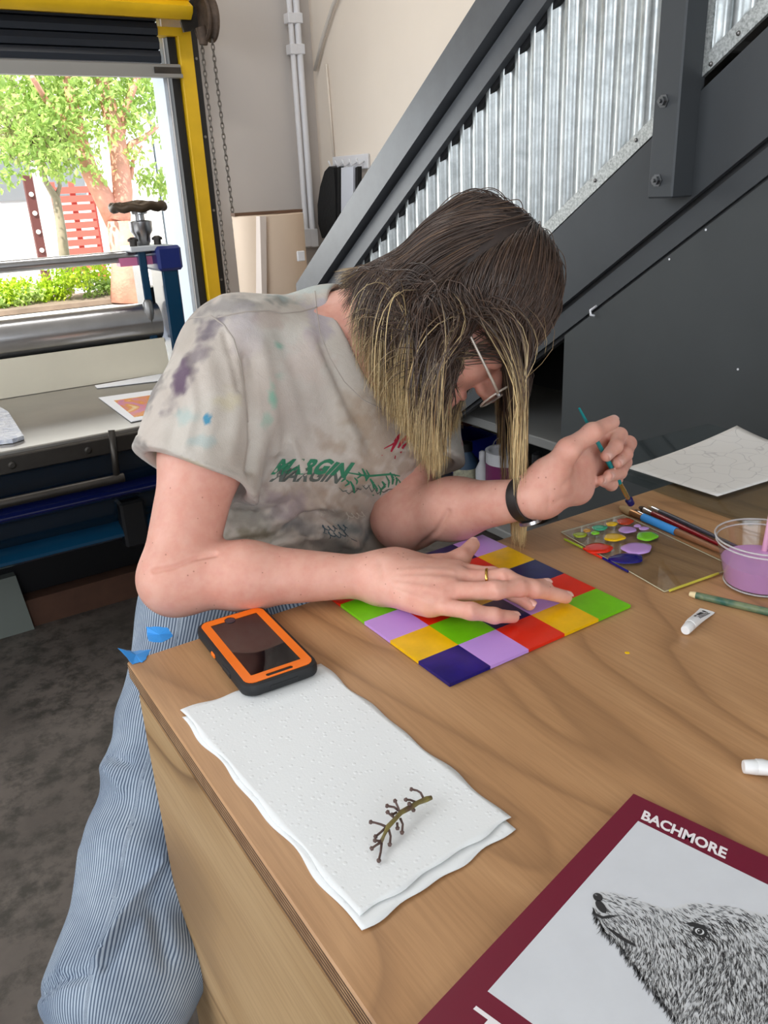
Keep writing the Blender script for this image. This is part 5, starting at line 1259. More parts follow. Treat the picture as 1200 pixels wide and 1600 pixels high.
# paint stains and dye on the cloth (the colour of the cloth itself)
UV, zz_ = pix(SV); N_ = mesh_normals(SV, SF)
def seg_dist(UVp, pl):
    best = np.full(len(UVp), 1e9)
    for i in range(len(pl) - 1):
        a, b = np.array(pl[i], float), np.array(pl[i + 1], float); ab = b - a; t = np.clip(((UVp - a) @ ab) / (ab @ ab), 0, 1)
        best = np.minimum(best, np.linalg.norm(UVp - a - t[:, None] * ab, axis=1))
    return best
def folds(V, Nn, UVp, lst):
    f = np.clip(-(Nn @ CR[2]) * 2.2, 0, 1); D = np.zeros(len(V))
    for pl, w, h in lst: D += h * np.exp(-(seg_dist(UVp, pl) / w) ** 2)
    return V + Nn * (D * f)[:, None]
FOLDS = [([(384, 560), (394, 630), (398, 690), (392, 735)], 7, -.009), ([(408, 540), (424, 620), (428, 700)], 13, .005), ([(365, 560), (372, 640), (360, 710)], 12, .004), ([(318, 540), (334, 620), (322, 700)], 14, .003),
    ([(440, 520), (470, 600), (490, 680)], 12, -.004), ([(480, 520), (520, 610), (556, 690)], 14, .005), ([(505, 540), (548, 640), (580, 700)], 9, -.006), ([(455, 690), (478, 750), (512, 805)], 9, .007), ([(440, 720), (455, 780), (480, 812)], 9, -.006),
    ([(345, 856), (420, 842), (466, 818), (500, 802), (532, 814), (556, 838)], 7, -.016), ([(400, 866), (470, 842), (515, 834), (556, 852)], 8, .010), ([(430, 815), (470, 796), (510, 782), (548, 800)], 10, .007),
    ([(345, 800), (400, 806), (450, 792)], 7, -.006), ([(345, 770), (400, 785), (440, 770)], 9, .005), ([(560, 770), (590, 790), (606, 780)], 8, -.006), ([(530, 700), (570, 730), (620, 740)], 10, .004),
    ([(255, 600), (275, 650), (262, 700)], 9, -.003), ([(290, 560), (305, 640), (290, 700)], 9, .003), ([(350, 470), (390, 480), (430, 470)], 9, .004), ([(350, 520), (362, 560), (372, 610)], 5, -.004),
    ([(198, 668), (232, 688), (300, 716), (374, 738)], 2.2, -.0022), ([(640, 735), (700, 716), (738, 690)], 2.2, -.002), ([(650, 690), (690, 700), (720, 680)], 8, -.004), ([(620, 650), (650, 690), (640, 730)], 9, .004)]
SV = folds(SV, N_, UV, FOLDS); N_ = mesh_normals(SV, SF); front = ((N_ @ CR[2]) < .15)
colr = np.tile(lin(206, 198, 188), (len(SV), 1))
def blend(w, c): global colr; w = np.clip(w, 0, 1)[:, None]; colr = colr * (1 - w) + w * c
blend(.55 * np.clip(vnoise(SV, 16, 2) + .1, 0, 1), lin(190, 168, 158)); blend(.5 * np.clip(vnoise(SV, 13, 7), 0, 1), lin(188, 192, 190)); blend(.45 * np.clip(vnoise(SV, 22, 4) - .1, 0, 1), lin(160, 146, 132))
wn_ = vnoise(SV, 45, 1) * .55 + vnoise(SV, 120, 3) * .45 + vnoise(SV, 260, 5) * .25
def stain(u, v, a, b, rot, c, s, hard=.5):
    t = math.radians(rot); a = a * .8 if a < 15 else a; du, dv = UV[:, 0] - u, UV[:, 1] - v
    x = (du * math.cos(t) + dv * math.sin(t)) / a; y = (-du * math.sin(t) + dv * math.cos(t)) / b
    r = np.sqrt(x * x + y * y) + wn_; blend(np.where(front, s * np.clip((1.25 - r) / (hard * 1.5), 0, 1), 0), lin(*c))
for st_ in ((305, 560, 62, 14, -62, (92, 78, 96), .62), (285, 590, 22, 12, -60, (88, 60, 92), .7), (355, 480, 70, 13, -8, (112, 110, 112), .55), (325, 520, 30, 9, -45, (104, 96, 108), .5), (430, 470, 26, 7, 5, (96, 112, 106), .5),
            (240, 610, 46, 9, -62, (86, 84, 88), .6), (214, 690, 26, 8, 32, (92, 90, 90), .55), (262, 560, 30, 9, -65, (120, 114, 118), .45), (222, 640, 30, 12, -60, (120, 112, 112), .4),
            (422, 618, 10, 24, -5, (128, 186, 164), .8), (438, 540, 13, 6, 10, (120, 176, 158), .7), (415, 655, 8, 14, 0, (140, 188, 170), .5), (437, 587, 10, 8, 0, (150, 186, 172), .4),
            (324, 656, 6, 7, 0, (52, 146, 182), .9, .25), (292, 655, 16, 14, 0, (150, 186, 184), .45), (315, 690, 18, 12, 0, (150, 186, 188), .4), (350, 628, 26, 16, 30, (206, 192, 140), .35), (296, 728, 40, 7, 20, (206, 198, 140), .45),
            (380, 520, 24, 40, 0, (186, 176, 190), .35), (500, 500, 24, 40, 0, (168, 158, 182), .45), (480, 450, 50, 14, -5, (178, 200, 198), .5), (420, 500, 20, 14, 0, (180, 150, 140), .35),
            (600, 690, 70, 55, -20, (156, 130, 106), .55), (560, 640, 50, 30, 0, (168, 146, 124), .45), (470, 780, 60, 40, 10, (158, 134, 116), .55), (560, 790, 60, 34, 0, (160, 138, 118), .5), (440, 800, 40, 30, 0, (142, 128, 142), .45),
            (400, 815, 60, 26, 8, (104, 104, 92), .5), (390, 835, 40, 14, 0, (120, 112, 80), .5), (470, 822, 40, 10, 8, (108, 116, 122), .45), (545, 828, 34, 14, 8, (100, 120, 128), .5), (520, 850, 50, 12, 0, (118, 112, 104), .5),
            (480, 560, 40, 30, 20, (202, 170, 160), .3), (370, 560, 30, 40, 0, (186, 172, 160), .35), (490, 610, 40, 60, 0, (188, 178, 170), .3), (508, 572, 5, 4, 0, (130, 140, 122), .6),
            (725, 690, 4, 5, 0, (186, 34, 66), .9, .2), (690, 660, 16, 40, 60, (196, 160, 160), .3), (575, 838, 12, 8, 0, (150, 150, 150), .3)):
    stain(*st_)
def cloth_mat(name, bump_scale=700):
    t = NT(name); a = t.new('ShaderNodeVertexColor', layer_name='dye'); n = t.noise(26, 5, .7, .6)
    c = t.mix(.32, a.outputs[0], t.ramp(n, [(.3, (.66, .62, .58, 1)), (.7, (1, 1, 1, 1))]), 'MULTIPLY')
    t.set(Base_Color=c, Roughness=.92, Sheen_Weight=.15); t.b.inputs['Specular IOR Level'].default_value = .15
    h = t.math('ADD', t.math('MULTIPLY', t.noise(bump_scale, 2), .3), t.math('MULTIPLY', t.noise(38, 4, .6, 1.2), 1.0)); t.bump(h, .30, .004); return t.m
def color_attr(o, name, C_):
    a = o.data.color_attributes.new(name, 'FLOAT_COLOR', 'POINT'); a.data.foreach_set('color', np.hstack([C_, np.ones((len(C_), 1))]).astype(np.float32).ravel())
tee = link_mesh('tee_shirt', SV, SF, cloth_mat('stained_cotton'), person, True, label='pale grey tee blotched with paint stains'); color_attr(tee, 'dye', colr)
tee_bvh = BVHTree.FromPolygons([tuple(p) for p in SV], [tuple(f) for f in SF])
def hit(u, v, off=.0010, bvh=None):
    d = nrm(ray(u, v)); h = (bvh or tee_bvh).ray_cast(Vector(CAM), Vector(d))
    return None if h[0] is None else np.array(h[0]) - d * off
def decal(polys, name, mt, off=.0010, **kw):
    m = MB()
    for P in polys:
        Q = [hit(u, v, off) for u, v in P]
        if any(q is None for q in Q): continue
        m.add(Q, [tuple(range(len(Q)))])
    if m.v: return m.build(name, mt, tee, fix=False, **kw)
def strip(pts, w):
    out = []
    for i in range(len(pts) - 1):
        a, b = np.array(pts[i], float), np.array(pts[i + 1], float); d = nrm(b - a); n = np.array([-d[1], d[0]])
        w0 = w * (1 if i else .5); w1 = w * (1 if i < len(pts) - 2 else .5)
        out.append([a + n * w0, b + n * w1, b - n * w1, a - n * w0])
    return out
def line_text(txt, u0, v0, size, skew, warp, adv=1.0, off=.035):
    V, F = text_mesh(txt, 1.0, off); x0 = V[:, 0].min(); out = []
    f = lambda x, y: warp(u0 + (x - x0) * size * adv + y * size * skew, v0 - y * size)
    for q in F: out.append([f(*V[i][:2]) for i in q])
    return out
def wp(u, v):
    k = max(0, u - 515) / 45
    return (u + 3 * math.sin(v * .35) * min(1, k), v + 5 * math.sin((u - 515) * .11) * min(1, k) + 10 * min(1, k) + 2 * math.sin(v * .6 + u * .2) * min(1, k))
pgreen = mat('print_green', srgb(52, 124, 92), .8); pgrey = mat('print_grey', srgb(92, 98, 92), .8)
decal(line_text('MARGIN', 421, 752, 29, .75, wp, .98, .03), 'chest_lettering', pgrey, .0010, label='grey drop shadow lettering')
decal(line_text('MARGIN', 424, 740, 31, .75, wp, .98, .05), 'chest_lettering', pgreen, .0016, label='green slanted block lettering, smeared')
R_ = random.Random(4); pol = []
for i in range(16):
    u = 535 + i * 6.2; v = 742 + 10 * math.sin(i * .9) + (6 if i > 6 else 0); L = R_.uniform(8, 20)
    pol += strip([(u, v), (u + 5, v + L * .5), (u + R_.uniform(-3, 9), v + L)], R_.uniform(1.2, 2.4))
pol += strip([(540, 738), (575, 744), (610, 741), (625, 744)], 1.6)
decal(pol, 'chest_print_smear', pgreen, .0013)
pol = []
for i in range(9): u = 530 + i * 9; pol += strip([(u, 762 + 5 * math.sin(i)), (u + 6, 768 + 4 * math.sin(i * 1.3)), (u + 13, 762 + 5 * math.sin(i + 1))], .8)
decal(pol, 'chest_print_smear', pgrey, .0013)
red = mat('splatter_red', srgb(170, 26, 54), .7); pol = []
for a, w_ in ((((600, 701), (612, 695), (621, 688)), 1.2), (((611, 706), (617, 694), (624, 682)), 2.6), (((622, 700), (628, 690), (636, 680)), 2.8), (((626, 708), (630, 698), (640, 688)), 2.0), (((631, 688), (640, 684), (645, 682)), 3.0), (((616, 690), (622, 683), (626, 677)), 2.2), (((617, 717), (618, 712)), 1.6), (((596, 712), (598, 711)), .8)):
    pol += strip(a, w_)
decal(pol, 'red_paint_splatter', red, .0010)
faint = mat('script_faint', srgb(206, 196, 182), .9); pol = []
def cursive(u0, v0, n, s, R_):
    P = []
    for i in range(n * 10): t = i / 10; P.append((u0 + t * s + s * .45 * math.sin(t * 6.28 + 1), v0 - t * .6 + s * .5 * math.cos(t * 6.28) * (1.4 if int(t * 1.7) % 3 == 0 else .8)))
    return P
decal(strip(cursive(498, 802, 4, 7, R_), .7) + strip(cursive(540, 806, 4, 8, R_), .7), 'script_lettering', faint, .0008, label='faint looping script line')
decal(strip(cursive(503, 826, 5, 8, R_), .8) + strip(cursive(512, 836, 4, 8, R_), .7) + strip([(505, 832), (520, 838), (540, 838), (558, 846)], .8), 'script_lettering', mat('script_ink', srgb(70, 88, 98), .9), .0008, label='dark blue looping script line')
# seams: shoulder seam, sleeve seam, collar rib and hem stitching
seam = mat('seam_beige', srgb(176, 166, 157), .95)  # seams a little darker than the pale cloth
def seam_line(px, name, r=.0011, mt=None):
    P = [hit(u, v, -.0002) for u, v in px]; P = [p for p in P if p is not None]
    MB().tube(P, r, 6).build(name, mt or seam, tee, smooth=True)
def dens(px, n=6): 
    out = []
    for i in range(len(px) - 1):
        for k in range(n): out.append((px[i][0] + (px[i + 1][0] - px[i][0]) * k / n, px[i][1] + (px[i + 1][1] - px[i][1]) * k / n))
    return out + [px[-1]]
seam_line(dens([(268, 515), (300, 497), (330, 494), (350, 508), (365, 530), (376, 570), (383, 620), (387, 660)]), 'sleeve_seam')
seam_line(dens([(340, 496), (385, 487), (420, 486), (440, 490), (470, 487), (495, 480)]), 'shoulder_seam')
seam_line(dens([(492, 455), (494, 480), (500, 520), (516, 560), (538, 596), (566, 624), (596, 640)]), 'collar_seam', .0007)
# ---- jeans
kR, kL = np.array([.090, .775, .505]), np.array([.615, .70, .66]); aR, aL = np.array([.115, .99, .12]), np.array([.60, .86, .12])
legR = [C(hipR, kR, .088, .079, .05), El(kR + [0, -.004, -.012], (.081, .082, .072), None, .04), C(kR + [0, .01, -.02], aR + [0, 0, .10], .080, .076, .03)]
jean = [C(hipR + [.025, 0, 0], hipL + [-.02, 0, 0], .104, .112, .04), C(hipL, kL, .10, .080, .05), C(kL, aL + [0, 0, .1], .080, .075, .04)] + legR
hipw = aty(240, 965, .95)
def jean_fn(P):
    P = P.astype(np.float32); d = union(P, jean)
    t = np.clip(((P - hipR) @ (kR - hipR)) / ((kR - hipR) @ (kR - hipR)), -.2, 1.3)
    q = P[:, 0] * 22 + P[:, 2] * 9
    d = d - .0040 * np.sin(t * 26 + 2.2 * np.sin(q)) * np.clip(t * 1.2, .2, 1.2) - .005 * np.sin(t * 9 + P[:, 0] * 30)
    d = smax(d, P[:, 2] - .862, .01)                                     # waist below the tee
    d = smax(d, .16 - P[:, 2], .006)
    return d
JV, JF = sdf_mesh(jean_fn, (-.06, .56, .12), (.74, 1.24, .90), .0055)
_uv, _z = pix(JV); _n = mesh_normals(JV, JF)
JV = folds(JV, _n, _uv, [([(150, 1500), (190, 1430), (225, 1385), (256, 1345)], 6, .009), ([(165, 1510), (205, 1440), (240, 1400)], 8, -.007), ([(170, 1180), (200, 1190)], 8, -.006), ([(165, 1200), (190, 1230)], 10, .005), ([(60, 1555), (90, 1530), (130, 1525)], 8, -.008), ([(240, 1420), (262, 1500)], 14, -.006), ([(120, 1330), (110, 1430), (95, 1520)], 12, .004)])
axl = nrm(kR - hipR); e1 = nrm(np.cross(axl, [0, 0, 1.])); e2 = np.cross(axl, e1)
def across(V):
    legm = V[:, 0] < .36; c = np.zeros(len(V)); q = V - hipR; tt = q @ axl
    c = np.arctan2(q @ e1, q @ e2) * .085; return np.where(legm, c, V[:, 0] * .9 + V[:, 1] * .2)
ac = across(JV); UVj, zj = pix(JV)
# a long crease along the thigh, as in washed denim
t = NT('striped_denim'); at_ = t.new('ShaderNodeAttribute', attribute_name='across'); w = t.math('FRACT', t.math('MULTIPLY', at_.outputs['Fac'], 250))
nz_ = t.noise(14, 4, .6); fade = t.ramp(nz_, [(.3, srgb(146, 160, 178)), (.7, srgb(184, 196, 208))])
stripe = t.ramp(w, [(.0, (0, 0, 0, 1)), (.42, (0, 0, 0, 1)), (.58, (1, 1, 1, 1)), (.92, (1, 1, 1, 1)), (1, (0, 0, 0, 1))])
t.set(Base_Color=t.mix(stripe, fade, t.ramp(nz_, [(.3, srgb(72, 84, 104)), (.7, srgb(96, 110, 130))])), Roughness=.9); t.b.inputs['Specular IOR Level'].default_value = .1
t.bump(t.math('ADD', t.math('MULTIPLY', w, .4), t.noise(420, 3)), .25, .001)
je = link_mesh('jeans', JV, JF, t.m, person, True, label='pale blue finely striped jeans')
a_ = je.data.attributes.new('across', 'FLOAT', 'POINT'); a_.data.foreach_set('value', ac.astype(np.float32))
shoe = mat('shoe_dark', srgb(34, 28, 26), .6)
for a in (aR, aL):
    V, F = sdf_mesh(lambda P: smax(union(P.astype(np.float32), [C(a + [0, .02, -.065], a + [0, -.14, -.075], .042, .036, .03), C(a + [0, .02, .03], a + [0, .02, -.06], .045, .045, .03)]), -(P[:, 2] - .004), .004), a + [-.07, -.21, -.13], a + [.07, .09, .09], .006)
    link_mesh('shoe', V, F, shoe, person, True)
# stool
st = thing('stool', 'plain wooden workshop stool under the seated painter', 'stool', (.42, 1.08, 0))
stw = mat('stool_wood', srgb(96, 66, 46), .6, var=.15, vscale=12)
MB().lathe((.42, 1.08, .622), [(.15, 0), (.165, .008), (.165, .026), (.15, .034)], 36).build('seat', stw, st, auto=40)
for sx, sy in ((-1, -1), (1, -1), (1, 1), (-1, 1)): MB().tube([(.42 + .09 * sx, 1.08 + .09 * sy, .625), (.42 + .165 * sx, 1.08 + .165 * sy, 0)], .017, 10).build('leg', stw, st, auto=50)
MB().tube([(.42 + .142 * math.cos(a) * 1.2, 1.08 + .142 * math.sin(a) * 1.2, .24) for a in np.linspace(0, 2 * math.pi, 33)], .010, 8, cap=False).build('foot_ring', M['dark_steel'], st, smooth=True)

# small creases, tendons and knuckles on the skin
bm_ = bo.data; nB_ = len(BV); co = np.zeros(len(bm_.vertices) * 3); bm_.vertices.foreach_get('co', co); co = co.reshape(-1, 3)
_uv, _z = pix(BV); _n = mesh_normals(BV, BF)
TEN = [([(240, 892), (272, 886), (304, 873), (336, 866)], 3.5, -.0042), ([(655, 856), (682, 830), (700, 800)], 4, -.004), ([(625, 893), (665, 890), (708, 893)], 4, .0014), ([(622, 902), (668, 902), (712, 905)], 4, .0012), ([(620, 912), (660, 917), (692, 924)], 4, .0012), ([(618, 922), (650, 934), (670, 943)], 4, .0010),
       ([(786, 897), (790, 907)], 4, .0012), ([(772, 914), (778, 927)], 4, .0012), ([(734, 948), (738, 960)], 4, .0011), ([(782, 898), (784, 908)], 1.6, -.0008), ([(794, 899), (796, 908)], 1.6, -.0008), ([(596, 880), (602, 915)], 6, -.0012),
       ([(880, 760), (905, 735), (915, 705)], 5, -.0015), ([(862, 790), (880, 778), (900, 776)], 4, -.0010), ([(848, 745), (858, 775), (856, 800)], 3, -.0010)]
co[:nB_] += folds(BV, _n, _uv, TEN) - BV
bm_.vertices.foreach_set('co', co.ravel()); bm_.update()
# ---- hair: individual strands combed from a middle part and let hang
RH = np.random.RandomState(21)
NS = 17000
# roots on the skull
q = RH.randn(NS * 4, 3); q /= np.linalg.norm(q, axis=1)[:, None]
skc = np.array([0, -.012, .030]); skr = np.array([.074, .091, .095])
L_ = skc + q * skr
ok = (L_[:, 2] > -.045 - .25 * (L_[:, 1])) & ((L_[:, 1] < .048) | (L_[:, 2] > .068)) & (L_[:, 2] > -.055)
ok &= ~((L_[:, 1] > .015) & (L_[:, 2] < .045))
L_ = L_[ok][:NS]; NS = len(L_)
P = HD + L_ @ HA
side = np.sign(L_[:, 0] - .004 + RH.randn(NS) * .003); side[side == 0] = 1
nloc = (L_ - skc) / skr ** 2; nloc /= np.linalg.norm(nloc, axis=1)[:, None]; NW = nloc @ HA
G = np.array([0, 0, -1.])
outw = side[:, None] * Ea
bk = np.clip((-L_[:, 1] - .015) / .05, 0, 1)[:, None]; vel = (outw * .9 - .35 * Gf) * (1 - .5 * bk) - bk * .8 * Uc + .35 * NW + .3 * G * (1 - bk); vel /= np.linalg.norm(vel, axis=1)[:, None]
offs = .004 + .011 * RH.rand(NS) ** 1.0 * np.clip(.5 + L_[:, 2] * 6, .3, 1)
off2 = RH.rand(NS)
Cc = HD + skc @ HA
neckp = [C(nB + [0, .01, -.03], hl(0, -.045, -.065), .060, .056, .03), El(hl(0, .028, -.030), (.060, .066, .080), HA, .03), El(hl(-.075, -.006, -.008), (.012, .019, .032), HA, .01)] + shin + slR[:1] + slL[:1]
steps = 50; H_ = .0085
path = [P.copy()]; alive = np.ones(NS, bool); endi = np.full(NS, steps)
cl_id = RH.randint(0, 420, NS)
cl_ph = RH.rand(420) * 6.28; cl_amp = .4 + RH.rand(420)
bu = np.array([430, 530, 545, 562, 580, 600, 622, 640, 660, 678, 690, 702, 716, 745, 770, 782, 795, 812, 822, 832, 850, 880, 900])
bv = np.array([430, 470, 520, 560, 590, 612, 645, 668, 688, 706, 700, 672, 630, 560, 560, 748, 792, 816, 800, 650, 550, 530, 510])
jit = RH.randn(NS) * 13 + 4 * cl_amp[cl_id] * np.sin(cl_ph[cl_id])
Pc = P.copy()
for s in range(steps):
    g = .20 + .05 * (s / steps); g = g * (1 - .60 * bk * (s < 16))
    vel = vel + G * g
    # clump waves and frizz
    wv = np.sin(s * .28 + cl_ph[cl_id]) * .035 * cl_amp[cl_id]
    vel = vel + wv[:, None] * Ea + (np.cos(s * .22 + cl_ph[cl_id] * 2) * .03)[:, None] * Gf + RH.randn(NS, 3) * .012
    vel /= np.linalg.norm(vel, axis=1)[:, None]
    nx = Pc + vel * H_
    # stay outside the head
    l = (nx - Cc) @ HA.T; rr = skr + offs[:, None] * min(1, .35 + s / 6); k0 = np.linalg.norm(l / rr, axis=1); ins_ = k0 < 1
    l2 = np.where(ins_[:, None], l / np.maximum(k0, 1e-4)[:, None], l); nx = Cc + l2 @ HA
    kk0 = np.linalg.norm(((nx - Cc) @ HA.T) / (skr + .008 + .010 * off2[:, None]), axis=1); pull = (kk0 > 1) & (kk0 < 1.35) & (s < 17)
    nx = np.where(pull[:, None], Cc + (nx - Cc) * (1 - .28 * (1 - 1 / kk0))[:, None], nx)
    # stay outside face, neck and shoulders
    X = nx.astype(np.float32); d = union(X, neckp) - (.003 + .010 * off2); m = d < 0
    if m.any():
        e = np.float32(.002); Xm = X[m]; dm = union(Xm, neckp); gr = np.stack([union(Xm + np.eye(3, dtype=np.float32)[k] * e, neckp) - dm for k in range(3)], 1) / e
        nx[m] -= (d[m] / np.maximum((gr ** 2).sum(1), .3))[:, None] * gr
    if s < 26:
        sel = (bk[:, 0] > .3) & (d > .006) & (d < .08); nx[sel] += ((neck_c := (nB + HD) / 2) - nx[sel]) * .035
    # tuck: hair parts round the cheek so the glasses stay free
    uv, z = pix(nx); fv = np.clip((uv[:, 1] - 500) / 70, 0, 1)
    gap = (uv[:, 0] > 700) & (uv[:, 0] < 790) & (z < HD_z + .06 if (HD_z := float((HD - CAM) @ CR[2])) else True)
    tgt = np.where(uv[:, 0] < 750, 660 + 45 * off2, 788 + 34 * off2); du = np.where(gap, (tgt - uv[:, 0]) * .22 * fv, 0)
    far = (uv[:, 0] > 790) & (uv[:, 1] > 545); du = du + np.where(far & (uv[:, 0] > 826), -(uv[:, 0] - 812) * .10 * fv, 0) + np.where(far, -(uv[:, 0] - 800 - 24 * off2) * .05, 0)
    nx = nx + (du * z / FPX)[:, None] * CR[0]
    v_ = nx - Pc; nv_ = np.linalg.norm(v_, axis=1)[:, None]; vel = v_ / np.maximum(nv_, 1e-5); nx = Pc + vel * H_
    Pc = nx; path.append(Pc.copy())
    lim = np.interp(uv[:, 0], bu, bv) + jit * np.where(uv[:, 0] > 770, 2.2, 1.3) - np.where(uv[:, 0] > 770, 18, 0)
    fin = alive & ((uv[:, 1] > lim) | (uv[:, 0] < 540 + jit * .7) | ((s > 19) & (uv[:, 1] < 430) & (uv[:, 0] > 610)) | ((s > 14) & (uv[:, 1] < 370))) & (s > 3); endi[fin] = s + 1; alive &= ~fin
path = np.stack(path, 1)
for _i in range(9): path[:, 2:-1] = .25 * path[:, 1:-2] + .5 * path[:, 2:-1] + .25 * path[:, 3:]
#                  # NS x steps+1 x 3
hairV, hairF, tipA, shA = [], [], [], []
K = 20; vi = 0; rad0 = .00050 + .00032 * RH.rand(NS)
tt = np.linspace(0, 1, K)
E_ = np.maximum(endi, 4)
ln = E_ * H_
idx = tt[None] * E_[:, None]; i0 = np.minimum(idx.astype(int), steps - 1); fr = np.clip(idx - i0, 0, 1)[..., None]
ar = np.arange(NS)[:, None]; Q = path[ar, i0] * (1 - fr) + path[ar, np.minimum(i0 + 1, steps)] * fr      # NS x K x 3
Tn = np.gradient(Q, axis=1); Tn /= np.linalg.norm(Tn, axis=2)[..., None] + 1e-9
A1 = np.cross(Tn, CR[2]); A1 /= np.linalg.norm(A1, axis=2)[..., None] + 1e-9; A2 = np.cross(Tn, A1)
prof = np.interp(tt, [0, .1, .75, 1], [.6, 1, .9, .15])[None, :, None] * rad0[:, None, None]
ring = [Q + prof * (A1 * math.cos(a) + A2 * math.sin(a)) for a in (math.pi / 6, math.pi * 5 / 6, math.pi * 1.5)]
HV = np.stack(ring, 2).reshape(-1, 3)
base = (np.arange(NS) * K * 3)[:, None, None]; kk = (np.arange(K - 1) * 3)[None, :, None]; r3 = np.arange(3)[None, None, :]
a0_ = base + kk + r3; a1_ = base + kk + (r3 + 1) % 3
HF = np.stack([a0_, a1_, a1_ + 3, a0_ + 3], -1).reshape(-1, 4)
# blond grows out: colour follows the distance from the root
arc = tt[None] * ln[:, None]; uvr, _ = pix(Q.reshape(-1, 3)); st0 = .262 + .045 * RH.randn(NS)[:, None] + .03 * np.sin(cl_ph[cl_id])[:, None]
back = np.clip((-L_[:, 1] - .02) / .06, 0, 1)[:, None]; st0 = st0 + .06 * np.clip((L_[:, 1] + .01) / .05, 0, 1)[:, None]
tip = np.clip((arc - (st0 - .045 * back)) / .11, 0, 1); tip = np.maximum(tip, .9 * np.clip((tt[None] - .74 - .14 * RH.rand(NS)[:, None]) / .25, 0, 1) * (uvr[:, 1].reshape(NS, K) > 470 + 60 * (1 - back))); tip = np.repeat(tip.reshape(-1), 3)
shade = np.repeat(np.repeat(RH.rand(NS) * .6 + .4 * (np.sin(cl_ph * 5)[cl_id] * .5 + .5), K), 3)
t = NT('hair'); at_ = t.new('ShaderNodeAttribute', attribute_name='tip'); as_ = t.new('ShaderNodeAttribute', attribute_name='tone')
dark = t.ramp(as_.outputs['Fac'], [(0, srgb(44, 33, 28)), (.6, srgb(70, 52, 42)), (.95, srgb(92, 69, 53)), (1, srgb(130, 100, 72))])
lite = t.ramp(as_.outputs['Fac'], [(0, srgb(168, 130, 84)), (.5, srgb(226, 196, 140)), (1, srgb(244, 222, 174))])
t.set(Base_Color=t.mix(at_.outputs['Fac'], dark, lite), Roughness=.38); t.b.inputs['Specular IOR Level'].default_value = .45; t.b.inputs['Sheen Weight'].default_value = .1
ho = link_mesh('hair', HV, HF, t.m, person, True, label='chin length dark brown hair with blond ends')
for nm, arr in (('tip', tip), ('tone', shade)):
    a_ = ho.data.attributes.new(nm, 'FLOAT', 'POINT'); a_.data.foreach_set('value', arr.astype(np.float32))
# close cropped underlayer of hair over the scalp
def cap_fn(P_):
    P_ = P_.astype(np.float32); d = dist(P_, El(Cc, skr + .0035, HA)); l = (P_ - HD.astype(np.float32)) @ HA.T.astype(np.float32)
    d = smax(d, .0 - (l[:, 2] + .045 + .25 * l[:, 1]), .004); f = np.minimum(l[:, 1] - .040, .074 - l[:, 2]); d = smax(d, f, .004); g_ = np.minimum(l[:, 1] - .010, .050 - l[:, 2]); return smax(d, g_, .004)
V, F = sdf_mesh(cap_fn, HD - .14, HD + .14, .003)
link_mesh('hair_underlayer', V, F, mat('hair_dark', srgb(46, 34, 29), .6, var=.2, vscale=120), person, True)

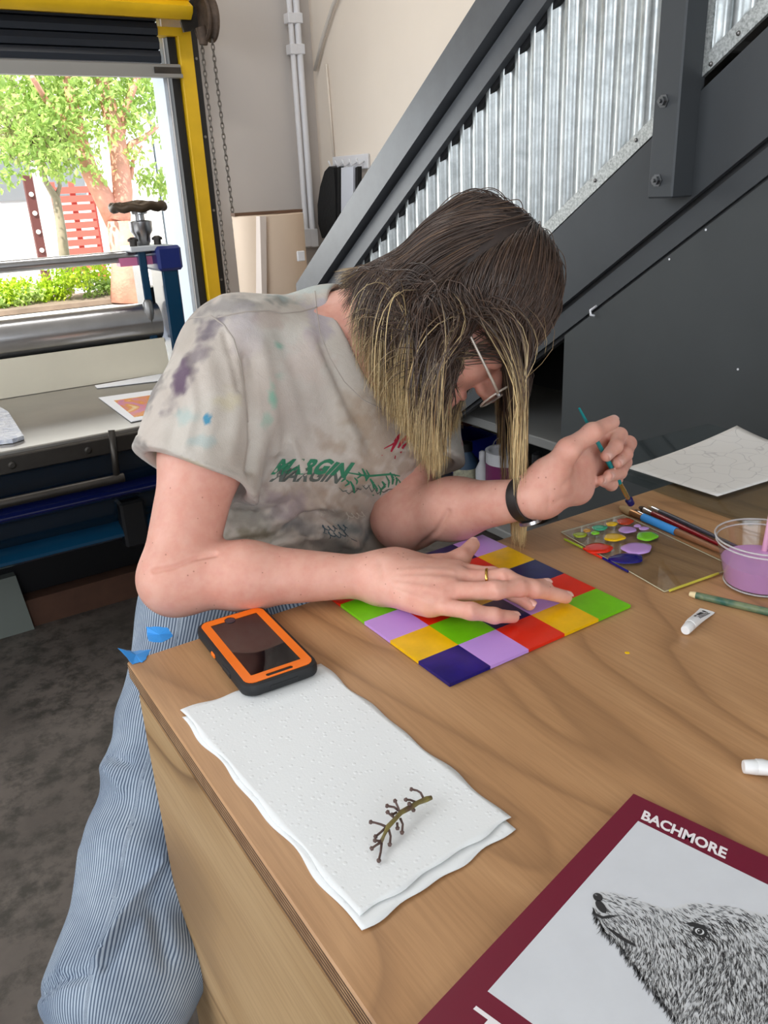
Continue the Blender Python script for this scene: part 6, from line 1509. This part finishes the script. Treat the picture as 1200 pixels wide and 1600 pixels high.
# ---- glasses, watch, ring, held brush
gl = thing('eyeglasses', 'round thin framed eyeglasses on the face of the painter', 'eyeglasses', hl(0, .105, 0))
wire = mat('clear_frame', srgb(200, 188, 176), .15, .3)
lens = glass('lens', (.97, .97, .97, 1), .01)
for s in (-1, 1):
    c = hl(.034 * s, .114, -.022); n_ = nrm(Gf + Ea * .12 * s); ax2 = nrm(Uc - n_ * (Uc @ n_)); ax1 = np.cross(ax2, n_)
    ringp = [c + ax1 * .026 * math.cos(a) + ax2 * .0235 * math.sin(a) for a in np.linspace(0, 2 * math.pi, 41)]
    MB().tube(ringp, .0014, 8, cap=False).build('rim', wire, gl, smooth=True)
    MB().lathe(c, [(.0252, -.0006), (.0252, .0006)], 36, ax=[ax1, ax2 * (.0235 / .026), n_]).build('lens', lens, gl)
    h0 = c + Ea * .027 * s + Uc * .006
    MB().tube([h0, hl(.070 * s, .098, -.012), hl(.078 * s, .03, -.002), hl(.080 * s, -.012, .002), hl(.079 * s, -.03, -.02)], [.0018, .0018, .0016, .0014, .0012], 8).build('temple_arm', wire, gl, smooth=True)
    MB().lathe(h0, [(.0028, -.002), (.0028, .002)], 10, ax=[ax1, ax2, n_]).build('hinge', M['steel'], gl)
MB().tube([hl(-.009, .117, -.016), hl(0, .121, -.012), hl(.009, .117, -.016)], .0013, 8).build('bridge', wire, gl, smooth=True)
# watch band round the left wrist
wd = nrm(wL - eL); wc = wL - wd * .016; w1 = nrm(np.cross(wd, [0, 0, 1.])); w2 = np.cross(wd, w1)
wt_ = thing('wristwatch', 'dark banded wristwatch worn on the brush holding arm', 'watch', wc)
prof = [(.0262, -.008), (.0278, -.007), (.0282, 0), (.0278, .007), (.0262, .008)]
MB().lathe(wc, prof + [(.0255, .008), (.0255, -.008)], 40, ax=[w1, w2, wd], closed=True).build('band', mat('band_dark', srgb(40, 34, 32), .5, var=.3, vscale=120), wt_, auto=50)
fc = wc + w2 * .0275
MB().lathe(fc, [(.012, -.001), (.014, 0), (.014, .004), (.012, .005), (.0115, .0045)], 28, ax=[w1, -wd, w2]).build('watch_case', M['steel'], wt_, auto=40)
# gold ring on the ring wearing finger
a, b_ = fR['m'][0], fR['m'][1]; rc = a + (b_ - a) * .62; d_ = nrm(b_ - a); s_ = nrm(np.cross(d_, upz)); u_ = np.cross(s_, d_)
MB().lathe(rc, [(.0106, -.0016), (.0117, -.0011), (.0117, .0011), (.0106, .0016)], 32, ax=[s_, u_, d_], closed=True).build('finger_ring', mat('gold', srgb(226, 178, 92), .2, 1.0), label='thin gold ring on a finger of the flat hand', cat='ring', smooth=True)
# brush in the raised hand: its tip hovers over the palette
tb_ = aty(986, 787, .700); te_ = aty(905, 638, .688)
brush([tb_, te_], 'teal handled flat brush with navy paint held in the raised hand', mat('handle_teal', srgb(20, 134, 138), .25), .0034, 0, mat('bristle_navy', srgb(20, 18, 90), .4), .012, .034, ferc=mat('ferrule_gold', srgb(214, 178, 110), .25, .9), bw=1.7, tipf=.85)
